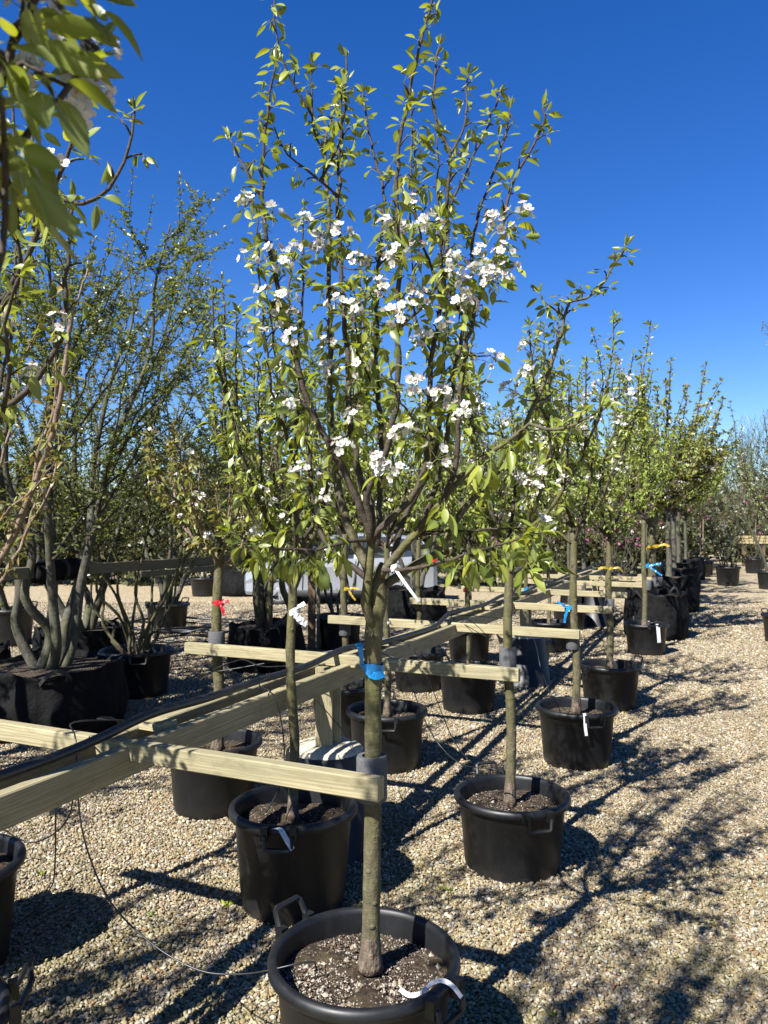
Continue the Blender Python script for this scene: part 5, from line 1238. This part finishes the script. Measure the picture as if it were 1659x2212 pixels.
for i, (x, y, lab) in enumerate([(14.6, 30.0, 'farthest pot at right beside the pale boards'), (12.0, 29.0, 'far small pot left of the pale boards'), (11.2, 26.8, 'far pot with a white top beyond the bag row'),
                                 (10.6, 25.6, 'far pot just beyond the bag row'), (2.2, 22.0, 'far pot beyond the end of the rails'), (1.2, 24.0, 'far pot beneath the distant trees at centre'), (7.6, 25.5, 'far pot between the pale trunks')]):
    pot(x, y, lab, haz=40 * i, scale=(1.25, 1.25, 1.2), group='far black pots')
    bigtree(x, y, 110 + i, 'slim sapling standing in the ' + lab, 0.025, 1.9, 4.2, 5, 0.5, [M_LEAFC, M_LEAFG, M_LEAF2][i % 3], 0.06, 0.16, 0.05, z0=0.4, subs=2, group='far saplings', name='sapling', bark=M_REDTWIG)
# pale new boards far behind
def far_boards(a, b, label):
    o = empty('board_fence', a, label, 'fence'); a = Vector(a); b = Vector(b)
    for z in (0.98, 1.10, 1.22):
        board('board', a + Vector((0, 0, z)), b + Vector((0, 0.01, z)), 0.04, 0.10, M_NEWTIMBER, o)
    n = 5
    for i in range(n):
        p = a.lerp(b, (i + 0.3) / n) + Vector((0, 0.10, 0)); board('post', p, p + Vector((0, 0, 1.2)), 0.1, 0.1, M_POST, o)
far_boards((9.3, 33, 0), (13.6, 33.4, 0), 'pale new timber boards far behind the bag row')
far_boards((15.3, 33, 0), (19.5, 32.6, 0), 'pale new timber boards at the far right edge')

# ------------------------------------------------------------------ far trees and hedge
def woodland():
    q = np.random.default_rng(77); V = []; A = []; Fs = []; nb = 0
    def clump(cx, cy, cz, rx, ry, rz, n, s, v0, v1, twig=False):
        nonlocal nb
        d = q.normal(0, 1, (n, 3)); d /= np.linalg.norm(d, axis=1)[:, None]; r = q.uniform(0.35, 1.0, (n, 1)) ** 0.5
        c = np.array((cx, cy, cz)) + d * r * np.array((rx, ry, rz)) * (1 + 0.25 * np.sin(d[:, :1] * 7 + d[:, 2:] * 9 + cx))
        c[:, 2] = np.maximum(c[:, 2], 0.05)
        a = q.normal(0, 1, (n, 3)); a /= np.linalg.norm(a, axis=1)[:, None]
        if twig: a[:, 2] = np.abs(a[:, 2]) + 1.2; a /= np.linalg.norm(a, axis=1)[:, None]
        b = q.normal(0, 1, (n, 3)); b -= a * (a * b).sum(1)[:, None]; b /= np.linalg.norm(b, axis=1)[:, None]
        l = s * q.uniform(0.6, 1.4, (n, 1)); w = l * (0.11 if twig else 0.55)
        if twig: l = l * 3.2
        P = np.stack([c - a * l, c + b * w, c + a * l, c - b * w], 1).reshape(-1, 3); V.append(P)
        A.append(np.repeat(q.uniform(v0, v1, n), 4))
        for i in range(n): k = nb + 4 * i; Fs.append((k, k + 1, k + 2, k + 3))
        nb += 4 * n
    for i in range(24):
        x = -17 + 27 * (i / 23) + q.uniform(-0.5, 0.5); y = (20.6 if x < 4.5 else 27.0) + q.uniform(0, 2.2); h = q.uniform(2.4, 4.0)
        clump(x, y, h * 0.5, 1.2, 1.0, h * 0.55, 2000, 0.10, 0.0, 0.75)
    for i in range(46):                                   # hedge and thicket on the left and centre
        x = -34 + 46 * (i / 45) + q.uniform(-1, 1); y = 30 + q.uniform(0, 12)
        h = q.uniform(2.4, 5.0)
        clump(x, y, h * 0.5, 1.9, 1.5, h * 0.55, 1700, 0.15, 0.0, 0.75)
    for i in range(26):
        x = 10 + 34 * (i / 25) + q.uniform(-1, 1); y = 36 + q.uniform(0, 10); h = q.uniform(2.2, 4.2)
        clump(x, y, h * 0.5, 1.9, 1.5, h * 0.55, 1600, 0.15, 0.0, 0.85)
    for i in range(30):                                   # bare brown crowns above, on the right
        x = 8 + 40 * (i / 29) + q.uniform(-1, 1); y = 44 + q.uniform(0, 12); h = q.uniform(6.0, 8.8)
        clump(x, y, h * 0.62, 1.5, 1.4, h * 0.42, 2200, 0.10, 0.8, 1.0, True); clump(x, y, h * 0.5, 1.7, 1.4, h * 0.36, 900, 0.10, 0.5, 1.0)
    for i in range(24):
        x = -42 + 48 * (i / 23); y = 46 + q.uniform(0, 12); h = q.uniform(4.5, 7.0)
        clump(x, y, h * 0.6, 1.8, 1.5, h * 0.4, 500, 0.10, 0.6, 1.0, True); clump(x, y, h * 0.55, 1.9, 1.5, h * 0.4, 420, 0.11, 0.2, 0.9)
    me = bpy.data.meshes.new('far_woodland'); me.from_pydata(np.concatenate(V).tolist(), [], Fs); me.materials.append(M_WOODF)
    me.attributes.new('var', 'FLOAT', 'POINT').data.foreach_set('value', np.concatenate(A))
    o = link('far_woodland', me); tag(o, 'hazy mass of hedge and bare trees along the horizon', 'woodland', kind='stuff')
woodland()

# ------------------------------------------------------------------ small weeds and litter on the gravel
def weed(x, y, seed, label, n=7, s=0.03):
    q = np.random.default_rng(seed); m = MB()
    for i in range(n):
        a = q.uniform(0, 6.28); el = q.uniform(0.4, 1.2); d = Vector((math.cos(a) * math.cos(el), math.sin(a) * math.cos(el), math.sin(el))); X, Y_, Z = basis(d, q)
        tv, tf, tr = NEAR_T[i % 5]; l = s * q.uniform(0.6, 1.2)
        m.add([Vector((x, y, 0.006)) + X * (v[0] * l) + Y_ * (v[1] * l) + Z * (v[2] * l) for v in tv], tf)
    o = m.build('weed', M_LEAFG); tag(o, label, 'weed', 'weeds in the gravel')
for i, (px, py, lab) in enumerate([(970, 1925, 'small green weed in the gravel between the two right pots'), (490, 1955, 'tiny weed in the beam shadow at lower left'), (90, 1890, 'tiny weed beside the cropped left pot shadow'),
                                   (1200, 2190, 'tiny weed near the bottom edge right of the main pot'), (330, 1975, 'small seedling in the gravel left of the tall pot')]):
    Y = 1650 * 1.7 / (py - 1136); p = W(px, py, Y); weed(p.x, p.y, 300 + i, lab, 8 - i // 2, 0.035 - 0.004 * i)

M_DRY = plain('dry_leaf', (0.13, 0.075, 0.035), 0.8, 0.2, var=0.3)
def dry_leaf(px, py, seed, label, s=0.05):
    q = np.random.default_rng(seed); Y = 1650 * 1.7 / (py - 1136); p = W(px, py, Y); m = MB(); tv, tf, tr_ = NEAR_T[seed % 5]; a = q.uniform(0, 6.28)
    m.add([(p.x + (v[0] * math.cos(a) - v[1] * math.sin(a)) * s, p.y + (v[0] * math.sin(a) + v[1] * math.cos(a)) * s, 0.018 + abs(v[2]) * s * 0.8) for v in tv], tf)
    tag(m.build('dry_leaf', M_DRY), label, 'dry leaf', 'dry leaves on the gravel')
for i, (px, py, lab) in enumerate([(1085, 2062, 'curled brown dry leaf right of the main pot'), (1125, 2072, 'second dry leaf just right of the curled one'), (1150, 2010, 'small dry leaf above the pair of dry leaves'), (330, 1900, 'dry leaf on the sunny gravel left of the tall pot'), (1420, 1900, 'dry leaf in the dappled shade at right')]):
    dry_leaf(px, py, 400 + i, lab, 0.055 - 0.006 * (i % 3))
m = MB(); m.tube(catmull([W(1040, 2070, 3.0) - Vector((0, 0, 0)), W(1060, 2056, 3.05), W(1100, 2075, 2.98)], 0.02), 0.004, 5)
m.v = [(x, y, 0.014 + 0.004 * math.sin(60 * x) + (z - min(v[2] for v in m.v)) * 0.1) for (x, y, z) in m.v]
tag(m.build('dead_twig', M_DARKTWIG), 'short dead twig on the gravel right of the main pot', 'twig')
pear(-2.55, 1.3, 53, 'tree just outside the left edge whose crown dapples the lower left gravel', 0.028, 1.45, 3.1, 8, 0.55, M_LEAF, 0.055, 0.05, 0.05, 0, MID_T, subs=2, branch_parts=False)
